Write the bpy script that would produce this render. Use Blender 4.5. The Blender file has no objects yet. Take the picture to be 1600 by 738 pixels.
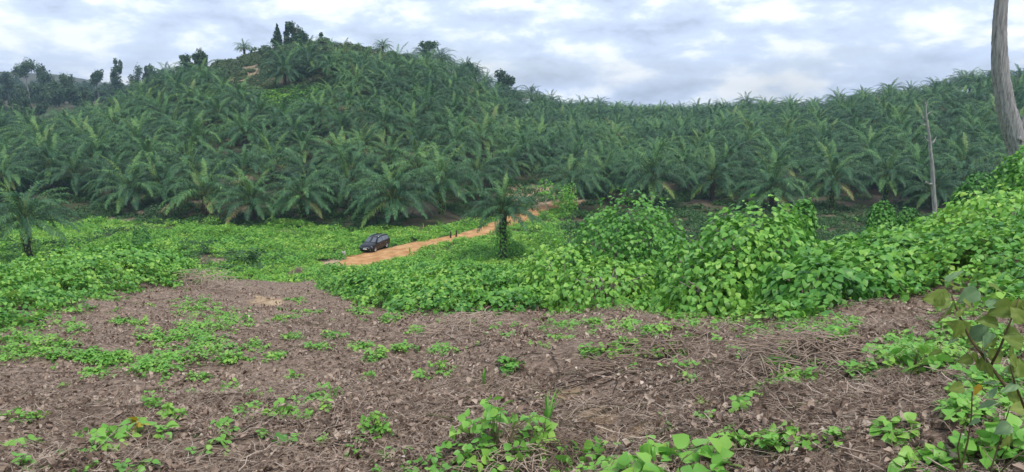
import bpy, math, random
import numpy as np
from mathutils import Vector, Matrix

rad = math.radians
random.seed(11)
rng = np.random.default_rng(11)
S = bpy.context.scene
COL = S.collection

# ------------------------------------------------------------------ camera
FPX, EYE, PITCH = 1186.0, 21.0, rad(11.0)
cam_d = bpy.data.cameras.new('camera')
cam_d.sensor_width = 36.0
cam_d.lens = 36.0 * FPX / 1600.0
cam_d.clip_start = 0.05
cam_d.clip_end = 6000
cam = bpy.data.objects.new('camera', cam_d)
cam.location = (0, 0, EYE)
cam.rotation_euler = (math.pi / 2 - PITCH, 0, 0)
COL.objects.link(cam)
S.camera = cam

# ------------------------------------------------------------------ world, sun, exposure
SUN_EL, SUN_AZ = rad(66), rad(150)          # azimuth measured from +Y (north) clockwise: behind the viewer, a little right
W = bpy.data.worlds.new('World')
S.world = W
W.use_nodes = True
nt = W.node_tree
nt.nodes.clear()
def N(tree, kind, **kw):
    n = tree.nodes.new(kind)
    for k, v in kw.items():
        setattr(n, k, v)
    return n
def setin(n, **kw):
    for k, v in kw.items():
        n.inputs[k.replace('_', ' ')].default_value = v
def ramp(tree, stops):
    r = N(tree, 'ShaderNodeValToRGB')
    e = r.color_ramp.elements
    while len(e) < len(stops):
        e.new(0.5)
    for el, (p, c) in zip(e, stops):
        el.position = p
        el.color = (*c, 1) if len(c) == 3 else c
    return r
SKY_K = 0.1
out = N(nt, 'ShaderNodeOutputWorld')
bg = N(nt, 'ShaderNodeBackground')
bg.inputs['Strength'].default_value = SKY_K
sky = N(nt, 'ShaderNodeTexSky', sky_type='NISHITA', sun_disc=False)
sky.sun_elevation = SUN_EL
sky.sun_rotation = SUN_AZ
sky.air_density = 1.0
sky.dust_density = 1.5
tc = N(nt, 'ShaderNodeTexCoord')
mp = N(nt, 'ShaderNodeMapping')
mp.inputs['Scale'].default_value = (1, 1, 2.6)
mp.inputs['Location'].default_value = (3.1, 0.7, 0.35)
nz = N(nt, 'ShaderNodeTexNoise')
setin(nz, Scale=10.0, Detail=11.0, Roughness=0.58, Distortion=0.15)
mp2 = N(nt, 'ShaderNodeMapping')
mp2.inputs['Scale'].default_value = (1, 1, 3.4)
mp2.inputs['Location'].default_value = (7.3, 2.2, 1.1)
nz2 = N(nt, 'ShaderNodeTexNoise')
setin(nz2, Scale=2.3, Detail=6.0, Roughness=0.5, Distortion=0.2)
k = 1.0 / SKY_K
cl = ramp(nt, [(0.32, (0.32, 0.375, 0.485)), (0.42, (0.40, 0.465, 0.605)), (0.50, (0.455, 0.53, 0.68)), (0.55, (0.57, 0.625, 0.73)), (0.63, (0.74, 0.765, 0.80))])
clm = N(nt, 'ShaderNodeMix', data_type='RGBA', blend_type='MULTIPLY')
clm.inputs[0].default_value = 1.0
clm.inputs[7].default_value = (k, k, k, 1)
cover = ramp(nt, [(0.36, (0.55, 0.55, 0.55)), (0.52, (0.97, 0.97, 0.97))])
mx = N(nt, 'ShaderNodeMix', data_type='RGBA')
L = nt.links.new
L(tc.outputs['Generated'], mp.inputs[0]); L(mp.outputs[0], nz.inputs['Vector'])
L(tc.outputs['Generated'], mp2.inputs[0]); L(mp2.outputs[0], nz2.inputs['Vector'])
L(nz.outputs[0], cl.inputs[0]); L(cl.outputs[0], clm.inputs[6])
L(nz2.outputs[0], cover.inputs[0])
L(cover.outputs[0], mx.inputs[0]); L(sky.outputs[0], mx.inputs[6]); L(clm.outputs[2], mx.inputs[7])
L(mx.outputs[2], bg.inputs[0]); L(bg.outputs[0], out.inputs[0])

sun_d = bpy.data.lights.new('sun', 'SUN')
sun_d.energy = 1.5
sun_d.angle = rad(11)
sun_d.color = (1.0, 0.96, 0.89)
sun = bpy.data.objects.new('sun', sun_d)
sv = Vector((math.sin(SUN_AZ) * math.cos(SUN_EL), math.cos(SUN_AZ) * math.cos(SUN_EL), math.sin(SUN_EL)))
sun.rotation_euler = (-sv).to_track_quat('-Z', 'Y').to_euler()
COL.objects.link(sun)

S.view_settings.view_transform = 'Standard'
S.view_settings.look = 'None'
S.view_settings.exposure = 0.80
S.view_settings.gamma = 1.0
S.render.engine = 'CYCLES'
cy = S.cycles
cy.use_denoising = True
cy.denoiser = 'OPENIMAGEDENOISE'
cy.max_bounces = 6
cy.diffuse_bounces = 3
cy.glossy_bounces = 2
cy.transmission_bounces = 3
cy.transparent_max_bounces = 8
cy.volume_bounces = 1
cy.sample_clamp_indirect = 6.0
S.render.use_persistent_data = False

# ------------------------------------------------------------------ numpy noise and geometry helpers
def _hash(ix, iy, seed):
    n = (ix.astype(np.int64) * 374761393 + iy.astype(np.int64) * 668265263 + seed * 2147483647) & 0xFFFFFFFF
    n = ((n ^ (n >> 13)) * 1274126177) & 0xFFFFFFFF
    return ((n ^ (n >> 16)) & 0xFFFF) / 65535.0
def vnoise(x, y, scale, seed=0):
    x = np.asarray(x, float) / scale; y = np.asarray(y, float) / scale
    ix = np.floor(x); iy = np.floor(y)
    fx = x - ix; fy = y - iy
    fx = fx * fx * (3 - 2 * fx); fy = fy * fy * (3 - 2 * fy)
    a = _hash(ix, iy, seed); b = _hash(ix + 1, iy, seed); c = _hash(ix, iy + 1, seed); d = _hash(ix + 1, iy + 1, seed)
    return (a * (1 - fx) + b * fx) * (1 - fy) + (c * (1 - fx) + d * fx) * fy - 0.5
def fbm(x, y, scale, oct=3, seed=0):
    s = 0; a = 1.0
    for i in range(oct):
        s = s + a * vnoise(np.asarray(x) + 17.3 * i, np.asarray(y) - 9.1 * i, scale / 2 ** i, seed + i)
        a *= 0.5
    return s
def sstep(a, b, x):
    t = np.clip((np.asarray(x, float) - a) / (b - a), 0, 1)
    return t * t * (3 - 2 * t)

CP, SP = math.cos(PITCH), math.sin(PITCH)
def ray(px, py):
    u = (px - 800.0) / FPX; v = (369.0 - py) / FPX
    return np.array([u, CP + v * SP, -SP + v * CP])
def P(px, py, d):
    """world point seen at a photo pixel, d metres ahead"""
    r = ray(px, py)
    r = r / r[1]
    return np.array([r[0] * d, d, EYE + r[2] * d])

# ------------------------------------------------------------------ terrain
_pxs = np.array([-500, 0, 150, 300, 400, 480, 620, 800, 1000, 1200, 1400, 1600, 2100], float)
_ds = np.array([0, 3, 6, 9, 12, 18, 25, 36, 50, 65, 80, 95, 118], float)
_tab = np.array([
    #0    3     6     9     12    18    25    36    50    65    80    95    118
    [1.6, 2.20, 2.80, 3.40, 4.00, 5.0, 6.7, 10.0, 14.5, 18.5, 20.3, 20.8, 21],
    [1.6, 2.22, 2.85, 3.45, 4.05, 4.95, 6.6, 10.0, 14.5, 18.5, 20.3, 20.8, 21],
    [1.6, 2.24, 2.88, 3.50, 4.10, 5.0, 5.7, 9.6, 14.5, 18.5, 20.3, 20.8, 21],
    [1.6, 2.24, 2.88, 3.52, 4.10, 5.3, 6.5, 9.3, 14.5, 18.5, 20.3, 20.8, 21],
    [1.6, 2.24, 2.90, 3.55, 4.18, 5.45, 6.95, 9.3, 14.5, 18.5, 20.3, 20.8, 21],
    [1.6, 2.24, 2.90, 3.55, 4.18, 5.45, 6.95, 9.3, 14.2, 18.5, 20.3, 20.8, 21],
    [1.6, 2.24, 2.88, 3.50, 4.15, 5.4, 6.9, 9.3, 13.2, 18.2, 20.3, 20.8, 21],
    [1.6, 2.22, 2.80, 3.38, 4.00, 5.2, 6.6, 9.0, 12.2, 16.8, 20.0, 20.8, 21],
    [1.6, 2.15, 2.62, 3.10, 3.70, 4.9, 6.5, 9.2, 12.9, 17.0, 20.0, 20.8, 21],
    [1.6, 2.10, 2.48, 2.95, 3.50, 4.90, 6.6, 9.2, 12.6, 16.8, 20.0, 20.8, 21],
    [1.6, 2.05, 2.36, 2.75, 3.20, 4.25, 5.6, 7.6, 10.2, 14.5, 18.5, 20.5, 21],
    [1.6, 2.02, 2.25, 2.52, 2.78, 3.15, 3.8, 5.6, 8.5, 14.0, 18.5, 20.5, 21],
    [1.6, 2.00, 2.20, 2.45, 2.65, 2.9, 3.4, 5.0, 8.0, 13.0, 18.0, 20.5, 21]])
_gp = np.linspace(-500, 2100, 131)
_gs = np.linspace(0, math.log(121 / 3.0), 160)          # s = log((d+3)/3)
_gd = 3 * np.exp(_gs) - 3
_rows = np.array([np.interp(_gd, _ds, r) for r in _tab])
_G = np.array([np.interp(_gp, _pxs, _rows[:, j]) for j in range(len(_gd))]).T
def _blur(a, ax, sig):
    r = int(sig * 3); kk = np.exp(-0.5 * (np.arange(-r, r + 1) / sig) ** 2); kk /= kk.sum()
    pad = [(0, 0), (0, 0)]; pad[ax] = (r, r)
    b = np.pad(a, pad, mode='edge')
    return np.apply_along_axis(lambda v: np.convolve(v, kk, 'valid'), ax, b)
_G = _blur(_blur(_G, 0, 3.0), 1, 2.5)
_G += (21.0 - _G[:, -1:]) * np.linspace(0, 1, _G.shape[1])[None, :] ** 8

_fpx = np.array([-600, -200, 0, 100, 200, 280, 340, 400, 470, 540, 600, 650, 700, 750, 800, 850, 900, 1000, 1100, 1140, 1200, 1300, 1360, 1430, 1500, 1600, 1750, 2300], float)
_sky = np.array([180, 182, 176, 166, 145, 105, 89, 80, 58, 64, 73, 80, 90, 108, 132, 144, 153, 158, 162, 156, 153, 144, 133, 121, 110, 98, 88, 80], float)
_R = np.array([230, 230, 235, 245, 265, 285, 300, 305, 305, 305, 300, 300, 300, 305, 320, 345, 375, 400, 380, 345, 320, 310, 305, 300, 300, 300, 300, 300], float)
_E = np.array([130, 130, 127, 126, 125, 122, 120, 119, 118, 117, 116, 117, 120, 126, 135, 138, 136, 131, 128, 128, 127, 126, 126, 126, 126, 126, 126, 126], float)
_top = np.array([9, 9, 9, 9, 8, 4, 2, 1.5, 1.5, 2, 3, 3.5, 4.5, 6, 8, 8.5, 8.5, 8.5, 8.5, 8.5, 8.5, 9, 9, 9, 9, 9, 9, 9], float)
_Hg = np.array([P(800, s, 1)[2] for s in _sky])
_H = EYE + (_Hg - EYE) * _R - _top
_fg = np.linspace(-600, 2300, 291)
def _tabf(v):
    t = np.interp(_fg, _fpx, v)
    kk = np.exp(-0.5 * (np.arange(-9, 10) / 3.0) ** 2); kk /= kk.sum()
    return np.convolve(np.pad(t, 9, mode='edge'), kk, 'valid')
_Hs, _Rs, _Es = _tabf(_H), _tabf(_R), _tabf(_E)
def pxn(x, y): return np.clip(800 + FPX * 0.95 * x / np.maximum(y, 2.0), -500, 2100)
def pxf(x, y): return np.clip(800 + FPX * 1.02 * x / np.maximum(y, 30.0), -600, 2300)
def far_tab(x, y):
    p = pxf(x, y)
    return np.interp(p, _fg, _Es), np.interp(p, _fg, _Rs), np.interp(p, _fg, _Hs)

ROAD = [(-20.6, 88.4, 1.6), (-19.8, 89.0, 3.6), (-18.4, 90.0, 6.0), (-16.6, 93, 7.2), (-13.4, 98.4, 5.8), (-9.2, 103.8, 4.5), (-4.8, 110, 4.2), (-1.4, 117.5, 4.2), (1.6, 125, 4.2), (5.0, 132.5, 4.2), (8.6, 138, 4.0), (12.0, 141, 3.0)]
_rp = np.array([r[:2] for r in ROAD], float)
def road_dist(x, y):
    x = np.asarray(x, float); y = np.asarray(y, float)
    best = np.full(x.shape, 1e9)
    for a, b in zip(_rp[:-1], _rp[1:]):
        ab = b - a
        t = np.clip(((x - a[0]) * ab[0] + (y - a[1]) * ab[1]) / (ab @ ab), 0, 1)
        best = np.minimum(best, np.hypot(x - a[0] - t * ab[0], y - a[1] - t * ab[1]))
    return best

def ground(x, y):
    x = np.asarray(x, float); y = np.asarray(y, float)
    s = np.log((np.clip(y, 0, 118) + 3) / 3.0) / (_gs[1] - _gs[0])
    p = (pxn(x, y) + 500) / (_gp[1] - _gp[0])
    i = np.clip(s.astype(int), 0, len(_gs) - 2); j = np.clip(p.astype(int), 0, len(_gp) - 2)
    fs = np.clip(s - i, 0, 1); fp = np.clip(p - j, 0, 1)
    h = (_G[j, i] * (1 - fs) + _G[j, i + 1] * fs) * (1 - fp) + (_G[j + 1, i] * (1 - fs) + _G[j + 1, i + 1] * fs) * fp
    z = EYE - h
    E, R, H = far_tab(x, y)
    t = np.clip((y - E) / (R - E), 0, 1)
    hill = H * (0.62 * t + 0.38 * t * t * (3 - 2 * t))
    hill = hill - np.clip(y - R, 0, 1e9) * 0.16
    left = 1 - sstep(270, 360, pxf(x, y))
    back = 2.0 + left * 11.0 * sstep(0, 170, y - R) - (1 - left) * 14 * sstep(20, 300, y - R)
    far = np.where(y > E, np.maximum(hill, np.where(y > R, np.where(left > .5, back, np.minimum(back, H)), 0.0)), 0.0)
    far = far + sstep(130, 200, y) * fbm(x, y, 55, 2, 31) * 2.2
    # far off rolling country and blue ranges
    rr = np.hypot(x, y)
    far = far + sstep(650, 1150, rr) * (np.clip(1.25 - pxf(x, y) / 330, 0, 1) * (11 + 20 * (fbm(x, y, 330, 3, 77) + 0.5))) * np.where(y > 0, 1, 0.3)
    z = z + far
    # terraces cut along the plantation front
    near = 1 - sstep(45, 75, y)
    lump = fbm(x, y, 3.2, 2, 5) * 0.34 + fbm(x, y, 0.95, 3, 8) * 0.21 + fbm(x, y, 0.3, 2, 15) * 0.05
    z = z + lump * near * sstep(0.3, 3, rr)
    rd = road_dist(x, y)
    z = z + (1 - near) * fbm(x, y, 5, 3, 21) * 0.55 * sstep(2.5, 7, rd) * np.where(y > 40, 1, 0)
    return z

def ghit(px, py, dmin=2.0, dmax=700.0, lift=0.0):
    r = ray(px, py); r = r / r[1]
    d = np.geomspace(dmin, dmax, 1600)
    below = (EYE + r[2] * d) < ground(r[0] * d, d) + lift
    i = int(np.argmax(below)) if below.any() else len(d) - 1
    x, y = r[0] * d[i], d[i]
    return np.array([x, y, float(ground(x, y))])

# vine front edge: seen in the photo as the line where leaves begin, kept as distance per bearing
_edge = [(-400, 545), (-100, 530), (0, 522), (60, 507), (100, 487), (200, 470), (250, 457), (300, 448), (325, 436)]
_edge2 = [(482, 430), (505, 452), (545, 470), (620, 490), (700, 495), (800, 488), (900, 476), (960, 466), (1000, 488), (1060, 500), (1130, 505), (1200, 500), (1250, 495), (1330, 490), (1400, 470), (1450, 480), (1600, 492), (1900, 505)]
_eh = [ghit(a, b) for a, b in _edge]; _eh2 = [ghit(a, b) for a, b in _edge2]
_ea = np.array([e[0] / e[1] for e in _eh] + [-0.385, -0.28] + [e[0] / e[1] for e in _eh2])
_ed = np.array([e[1] for e in _eh] + [42.0, 42.0] + [e[1] for e in _eh2])
def vine_edge(x, y):
    return np.interp(x / np.maximum(y, 1.0), _ea, _ed)
def vine_in(x, y):
    """metres inside the vine cover (negative outside)"""
    return (y - vine_edge(x, y)) + fbm(x, y, 1.6, 2, 44) * 1.6

# ------------------------------------------------------------------ mesh helpers
def mesh_from(name, v, f, mats=(), smooth=True, tint=None, fm=None):
    me = bpy.data.meshes.new(name)
    v = np.asarray(v, np.float32).reshape(-1, 3)
    if isinstance(f, np.ndarray):
        nf, k_ = f.shape
        me.vertices.add(len(v)); me.vertices.foreach_set('co', v.ravel())
        me.loops.add(nf * k_); me.loops.foreach_set('vertex_index', f.astype(np.int32).ravel())
        me.polygons.add(nf)
        me.polygons.foreach_set('loop_start', np.arange(0, nf * k_, k_, dtype=np.int32))
        me.update(calc_edges=True)
    else:
        me.from_pydata([tuple(map(float, q)) for q in v], [], [tuple(map(int, q)) for q in f])
    if smooth:
        me.polygons.foreach_set('use_smooth', np.ones(len(me.polygons), bool))
    for m in mats:
        me.materials.append(m)
    if fm is not None:
        me.polygons.foreach_set('material_index', np.asarray(fm, np.int32))
    if tint is not None:
        a = me.attributes.new('tint', 'FLOAT_COLOR', 'POINT')
        t = np.asarray(tint, np.float32)
        if t.ndim == 1:
            t = np.stack([t, t, t, np.ones_like(t)], 1)
        a.data.foreach_set('color', t.ravel())
    me.update()
    return me
class MB:
    """collects vertices, faces, per-vertex tint and per-face material index"""
    def __init__(s): s.v = []; s.f = []; s.t = []; s.m = []
    def add(s, v, f, tint=0.5, m=0):
        o = len(s.v)
        s.v += [tuple(q) for q in v]; s.f += [tuple(i + o for i in q) for q in f]
        s.t += list(tint) if hasattr(tint, '__len__') else [tint] * len(v); s.m += [m] * len(f)
    def box(s, c, d, R=None, m=0, tint=.5):
        c = np.array(c, float); d = np.array(d, float) / 2
        q = np.array([[x, y, z] for x in (-1, 1) for y in (-1, 1) for z in (-1, 1)]) * d
        if R is not None: q = q @ np.array(R).T
        s.add(q + c, [(0, 1, 3, 2), (4, 6, 7, 5), (0, 4, 5, 1), (2, 3, 7, 6), (0, 2, 6, 4), (1, 5, 7, 3)], tint, m)
    def tube(s, pts, rads, n=6, m=0, tint=.5, jag=0.0, cap=True, cols=None):
        pts = [np.array(p, float) for p in pts]
        vs, fs = [], []
        up = np.array([0.31, 0.17, 0.93])
        for i, p in enumerate(pts):
            t = pts[min(i + 1, len(pts) - 1)] - pts[max(i - 1, 0)]
            t = t / (np.linalg.norm(t) + 1e-9)
            a = np.cross(t, up)
            if np.linalg.norm(a) < 0.1: a = np.cross(t, np.array([1.0, 0, 0]))
            a /= np.linalg.norm(a); b = np.cross(t, a)
            for k_ in range(n):
                w = 2 * math.pi * k_ / n
                r = rads[i] * (1 + jag * (random.random() - .5) + (cols[k_] if cols is not None else 0))
                vs.append(p + a * math.cos(w) * r + b * math.sin(w) * r)
        for i in range(len(pts) - 1):
            for k_ in range(n):
                fs.append((i * n + k_, i * n + (k_ + 1) % n, (i + 1) * n + (k_ + 1) % n, (i + 1) * n + k_))
        if cap:
            fs.append(tuple(range(n))[::-1]); fs.append(tuple((len(pts) - 1) * n + k_ for k_ in range(n)))
        s.add(vs, fs, tint, m)
    def mesh(s, name, mats, smooth=True):
        return mesh_from(name, s.v, s.f, mats, smooth, np.array(s.t, np.float32), s.m)

def obj(name, me, parent=None, loc=None):
    o = bpy.data.objects.new(name, me)
    COL.objects.link(o)
    if parent is not None: o.parent = parent
    if loc is not None: o.location = [float(q) for q in loc]
    return o
def tag(o, label=None, cat=None, group=None, kind=None):
    if label: o['label'] = label
    if cat: o['category'] = cat
    if group: o['group'] = group
    if kind: o['kind'] = kind
    return o
def thing(name, label, cat, loc, rz=0.0, group=None):
    o = obj(name, None, None, loc); o.rotation_euler = (0, 0, rz); o.empty_display_size = 0.2
    return tag(o, label, cat, group)

def scatter(name, pts, rot, scl, idx, sources, label, cat):
    """points mesh + geometry nodes that put one of the source meshes on each point"""
    n = len(pts)
    me = bpy.data.meshes.new(name)
    me.vertices.add(n); me.vertices.foreach_set('co', np.asarray(pts, np.float32).ravel())
    a = me.attributes.new('rot', 'FLOAT_VECTOR', 'POINT'); a.data.foreach_set('vector', np.asarray(rot, np.float32).ravel())
    a = me.attributes.new('scl', 'FLOAT', 'POINT'); a.data.foreach_set('value', np.asarray(scl, np.float32).ravel())
    a = me.attributes.new('idx', 'INT', 'POINT'); a.data.foreach_set('value', np.asarray(idx, np.int32).ravel())
    me.update()
    o = obj(name, me); tag(o, label, cat, kind='stuff')
    g = bpy.data.node_groups.new('scatter_' + name, 'GeometryNodeTree')
    g.interface.new_socket('Geometry', in_out='INPUT', socket_type='NodeSocketGeometry')
    g.interface.new_socket('Geometry', in_out='OUTPUT', socket_type='NodeSocketGeometry')
    gi = N(g, 'NodeGroupInput'); go = N(g, 'NodeGroupOutput')
    ip = N(g, 'GeometryNodeInstanceOnPoints')
    ip.inputs['Pick Instance'].default_value = True
    gt = N(g, 'GeometryNodeGeometryToInstance')
    for sm in reversed(sources):        # a multi-input socket counts its links from the newest
        so = bpy.data.objects.new(name + '_source', sm)
        oi = N(g, 'GeometryNodeObjectInfo'); oi.inputs['Object'].default_value = so
        g.links.new(oi.outputs['Geometry'], gt.inputs[0])
    def attr(nm, ty):
        q = N(g, 'GeometryNodeInputNamedAttribute', data_type=ty); q.inputs['Name'].default_value = nm
        return q.outputs['Attribute']
    g.links.new(gi.outputs[0], ip.inputs['Points'])
    g.links.new(gt.outputs[0], ip.inputs['Instance'])
    g.links.new(attr('idx', 'INT'), ip.inputs['Instance Index'])
    g.links.new(attr('rot', 'FLOAT_VECTOR'), ip.inputs['Rotation'])
    g.links.new(attr('scl', 'FLOAT'), ip.inputs['Scale'])
    g.links.new(ip.outputs[0], go.inputs[0])
    md = o.modifiers.new('scatter', 'NODES'); md.node_group = g
    return o
def rnd_rot(n, tilt):
    return np.stack([rng.normal(0, tilt, n), rng.normal(0, tilt, n), rng.uniform(0, 2 * math.pi, n)], 1)

# ------------------------------------------------------------------ materials
def new_mat(name):
    m = bpy.data.materials.new(name); m.use_nodes = True
    t = m.node_tree; t.nodes.clear()
    o = N(t, 'ShaderNodeOutputMaterial')
    return m, t, o
def leaf_mat(name, stops, rough=0.45, spec=0.35, transl=0.25, nscale=0.6, w=(0.35, 0.4, 0.5), sheen=0.0):
    """stops: colour ramp driven by per-copy random, per-leaf tint and a slow world noise"""
    m, t, o = new_mat(name)
    oi = N(t, 'ShaderNodeObjectInfo'); at = N(t, 'ShaderNodeAttribute', attribute_name='tint')
    ge = N(t, 'ShaderNodeNewGeometry'); nz = N(t, 'ShaderNodeTexNoise'); setin(nz, Scale=nscale, Detail=3.0)
    t.links.new(ge.outputs['Position'], nz.inputs['Vector'])
    def mul(a, b):
        q = N(t, 'ShaderNodeMath', operation='MULTIPLY'); t.links.new(a, q.inputs[0]); q.inputs[1].default_value = b; return q.outputs[0]
    def add(a, b):
        q = N(t, 'ShaderNodeMath', operation='ADD'); t.links.new(a, q.inputs[0])
        if isinstance(b, float): q.inputs[1].default_value = b
        else: t.links.new(b, q.inputs[1])
        return q.outputs[0]
    sm = add(add(add(mul(oi.outputs['Random'], w[0]), mul(at.outputs['Fac'], w[1])), mul(nz.outputs[0], w[2])), 0.5 - 0.5 * sum(w))
    rp = ramp(t, stops); t.links.new(sm, rp.inputs[0])
    pb = N(t, 'ShaderNodeBsdfPrincipled'); setin(pb, Roughness=rough); pb.inputs['Specular IOR Level'].default_value = spec
    t.links.new(rp.outputs[0], pb.inputs['Base Color'])
    tr = N(t, 'ShaderNodeBsdfTranslucent'); t.links.new(rp.outputs[0], tr.inputs[0])
    mxs = N(t, 'ShaderNodeMixShader'); mxs.inputs[0].default_value = transl
    t.links.new(pb.outputs[0], mxs.inputs[1]); t.links.new(tr.outputs[0], mxs.inputs[2]); t.links.new(mxs.outputs[0], o.inputs[0])
    return m
def rough_mat(name, stops, scale=8.0, rough=0.85, bump=0.3, detail=6.0, stretch=(1, 1, 1), spec=0.2, coord='Object'):
    m, t, o = new_mat(name)
    tcn = N(t, 'ShaderNodeTexCoord'); mpn = N(t, 'ShaderNodeMapping'); mpn.inputs['Scale'].default_value = stretch
    nz = N(t, 'ShaderNodeTexNoise'); setin(nz, Scale=scale, Detail=detail, Roughness=0.62)
    t.links.new(tcn.outputs[coord], mpn.inputs[0]); t.links.new(mpn.outputs[0], nz.inputs['Vector'])
    rp = ramp(t, stops); t.links.new(nz.outputs[0], rp.inputs[0])
    pb = N(t, 'ShaderNodeBsdfPrincipled'); setin(pb, Roughness=rough); pb.inputs['Specular IOR Level'].default_value = spec
    bp = N(t, 'ShaderNodeBump'); setin(bp, Strength=bump, Distance=0.05)
    t.links.new(nz.outputs[0], bp.inputs['Height']); t.links.new(bp.outputs[0], pb.inputs['Normal'])
    t.links.new(rp.outputs[0], pb.inputs['Base Color']); t.links.new(pb.outputs[0], o.inputs[0])
    return m
def plain_mat(name, col, rough=0.5, metal=0.0, spec=0.5, coat=0.0):
    m, t, o = new_mat(name)
    pb = N(t, 'ShaderNodeBsdfPrincipled'); setin(pb, Roughness=rough, Metallic=metal); pb.inputs['Specular IOR Level'].default_value = spec
    pb.inputs['Coat Weight'].default_value = coat; pb.inputs['Coat Roughness'].default_value = 0.05
    nz = N(t, 'ShaderNodeTexNoise'); setin(nz, Scale=6.0, Detail=4.0)
    rp = ramp(t, [(0.3, tuple(c * 0.85 for c in col)), (0.7, tuple(min(1, c * 1.12) for c in col))])
    t.links.new(nz.outputs[0], rp.inputs[0]); t.links.new(rp.outputs[0], pb.inputs['Base Color']); t.links.new(pb.outputs[0], o.inputs[0])
    return m

M_vine = leaf_mat('vine_leaf', [(0.0, (0.040, 0.15, 0.026)), (0.33, (0.105, 0.31, 0.048)), (0.63, (0.225, 0.48, 0.070)), (0.85, (0.37, 0.60, 0.10)), (1.0, (0.55, 0.62, 0.12))], 0.42, 0.4, 0.3, 0.7)
M_weed = leaf_mat('valley_weed_leaf', [(0.0, (0.045, 0.15, 0.028)), (0.33, (0.13, 0.36, 0.05)), (0.60, (0.25, 0.50, 0.07)), (0.86, (0.42, 0.57, 0.10)), (1.0, (0.38, 0.32, 0.12))], 0.5, 0.3, 0.3, 0.09)
M_shade = leaf_mat('shade_toned_weed_leaf', [(0.0, (0.022, 0.065, 0.018)), (0.5, (0.055, 0.14, 0.035)), (1.0, (0.12, 0.22, 0.055))], 0.5, 0.3, 0.25, 0.15)  # darker copy of the weed leaf, shade of the undergrowth put into its colour
M_bush = leaf_mat('bush_vine_leaf', [(0.0, (0.036, 0.13, 0.026)), (0.5, (0.105, 0.30, 0.05)), (1.0, (0.25, 0.48, 0.075))], 0.45, 0.35, 0.25, 0.7)
M_sprout = leaf_mat('sprout_leaf', [(0.0, (0.075, 0.23, 0.04)), (0.5, (0.19, 0.45, 0.07)), (1.0, (0.42, 0.62, 0.12))], 0.42, 0.35, 0.32, 1.5)
M_palm = leaf_mat('palm_leaflet', [(0.0, (0.012, 0.045, 0.020)), (0.33, (0.030, 0.100, 0.044)), (0.56, (0.070, 0.185, 0.062)), (0.76, (0.16, 0.32, 0.07)), (0.95, (0.24, 0.33, 0.09)), (1.0, (0.27, 0.20, 0.09))], 0.50, 0.30, 0.08, 0.05, (0.34, 0.9, 0.3))
M_rachis = rough_mat('palm_rachis', [(0.3, (0.075, 0.12, 0.04)), (0.7, (0.15, 0.20, 0.065))], 4)
M_ptrunk = rough_mat('palm_trunk', [(0.3, (0.035, 0.026, 0.019)), (0.6, (0.10, 0.078, 0.055)), (0.8, (0.07, 0.09, 0.035))], 5, bump=0.8)
M_tree = leaf_mat('tree_leaf', [(0.0, (0.026, 0.06, 0.026)), (0.5, (0.060, 0.12, 0.042)), (1.0, (0.12, 0.18, 0.055))], 0.5, 0.3, 0.2, 0.1)
M_scrub = leaf_mat('scrub_leaf', [(0.0, (0.035, 0.07, 0.026)), (0.5, (0.075, 0.125, 0.042)), (0.85, (0.13, 0.17, 0.06)), (1.0, (0.18, 0.15, 0.08))], 0.55, 0.25, 0.2, 0.05)
M_bark = rough_mat('tree_bark', [(0.3, (0.12, 0.10, 0.08)), (0.7, (0.30, 0.27, 0.23))], 4)
M_pale = rough_mat('pale_bark', [(0.3, (0.30, 0.28, 0.25)), (0.7, (0.52, 0.49, 0.44))], 3)
M_dead = rough_mat('dead_wood', [(0.30, (0.09, 0.085, 0.08)), (0.45, (0.27, 0.26, 0.25)), (0.6, (0.38, 0.365, 0.35)), (0.72, (0.50, 0.48, 0.46))], 3.0, bump=1.0, stretch=(7, 7, 0.6), detail=9.0)
M_stem = rough_mat('vine_stem', [(0.3, (0.10, 0.13, 0.045)), (0.7, (0.19, 0.16, 0.08))], 20)
M_litter = leaf_mat('dead_leaf', [(0.0, (0.10, 0.068, 0.048)), (0.30, (0.215, 0.150, 0.112)), (0.6, (0.36, 0.268, 0.205)), (0.88, (0.48, 0.38, 0.30)), (1.0, (0.62, 0.53, 0.44))], 0.75, 0.2, 0.08, 2.0, (0.85, 0.3, 0.25))
M_twig = leaf_mat('dry_twig', [(0.0, (0.06, 0.041, 0.029)), (0.40, (0.25, 0.18, 0.133)), (0.75, (0.46, 0.36, 0.28)), (1.0, (0.66, 0.55, 0.44))], 0.85, 0.15, 0.0, 2.0, (0.9, 0.2, 0.2))

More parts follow.
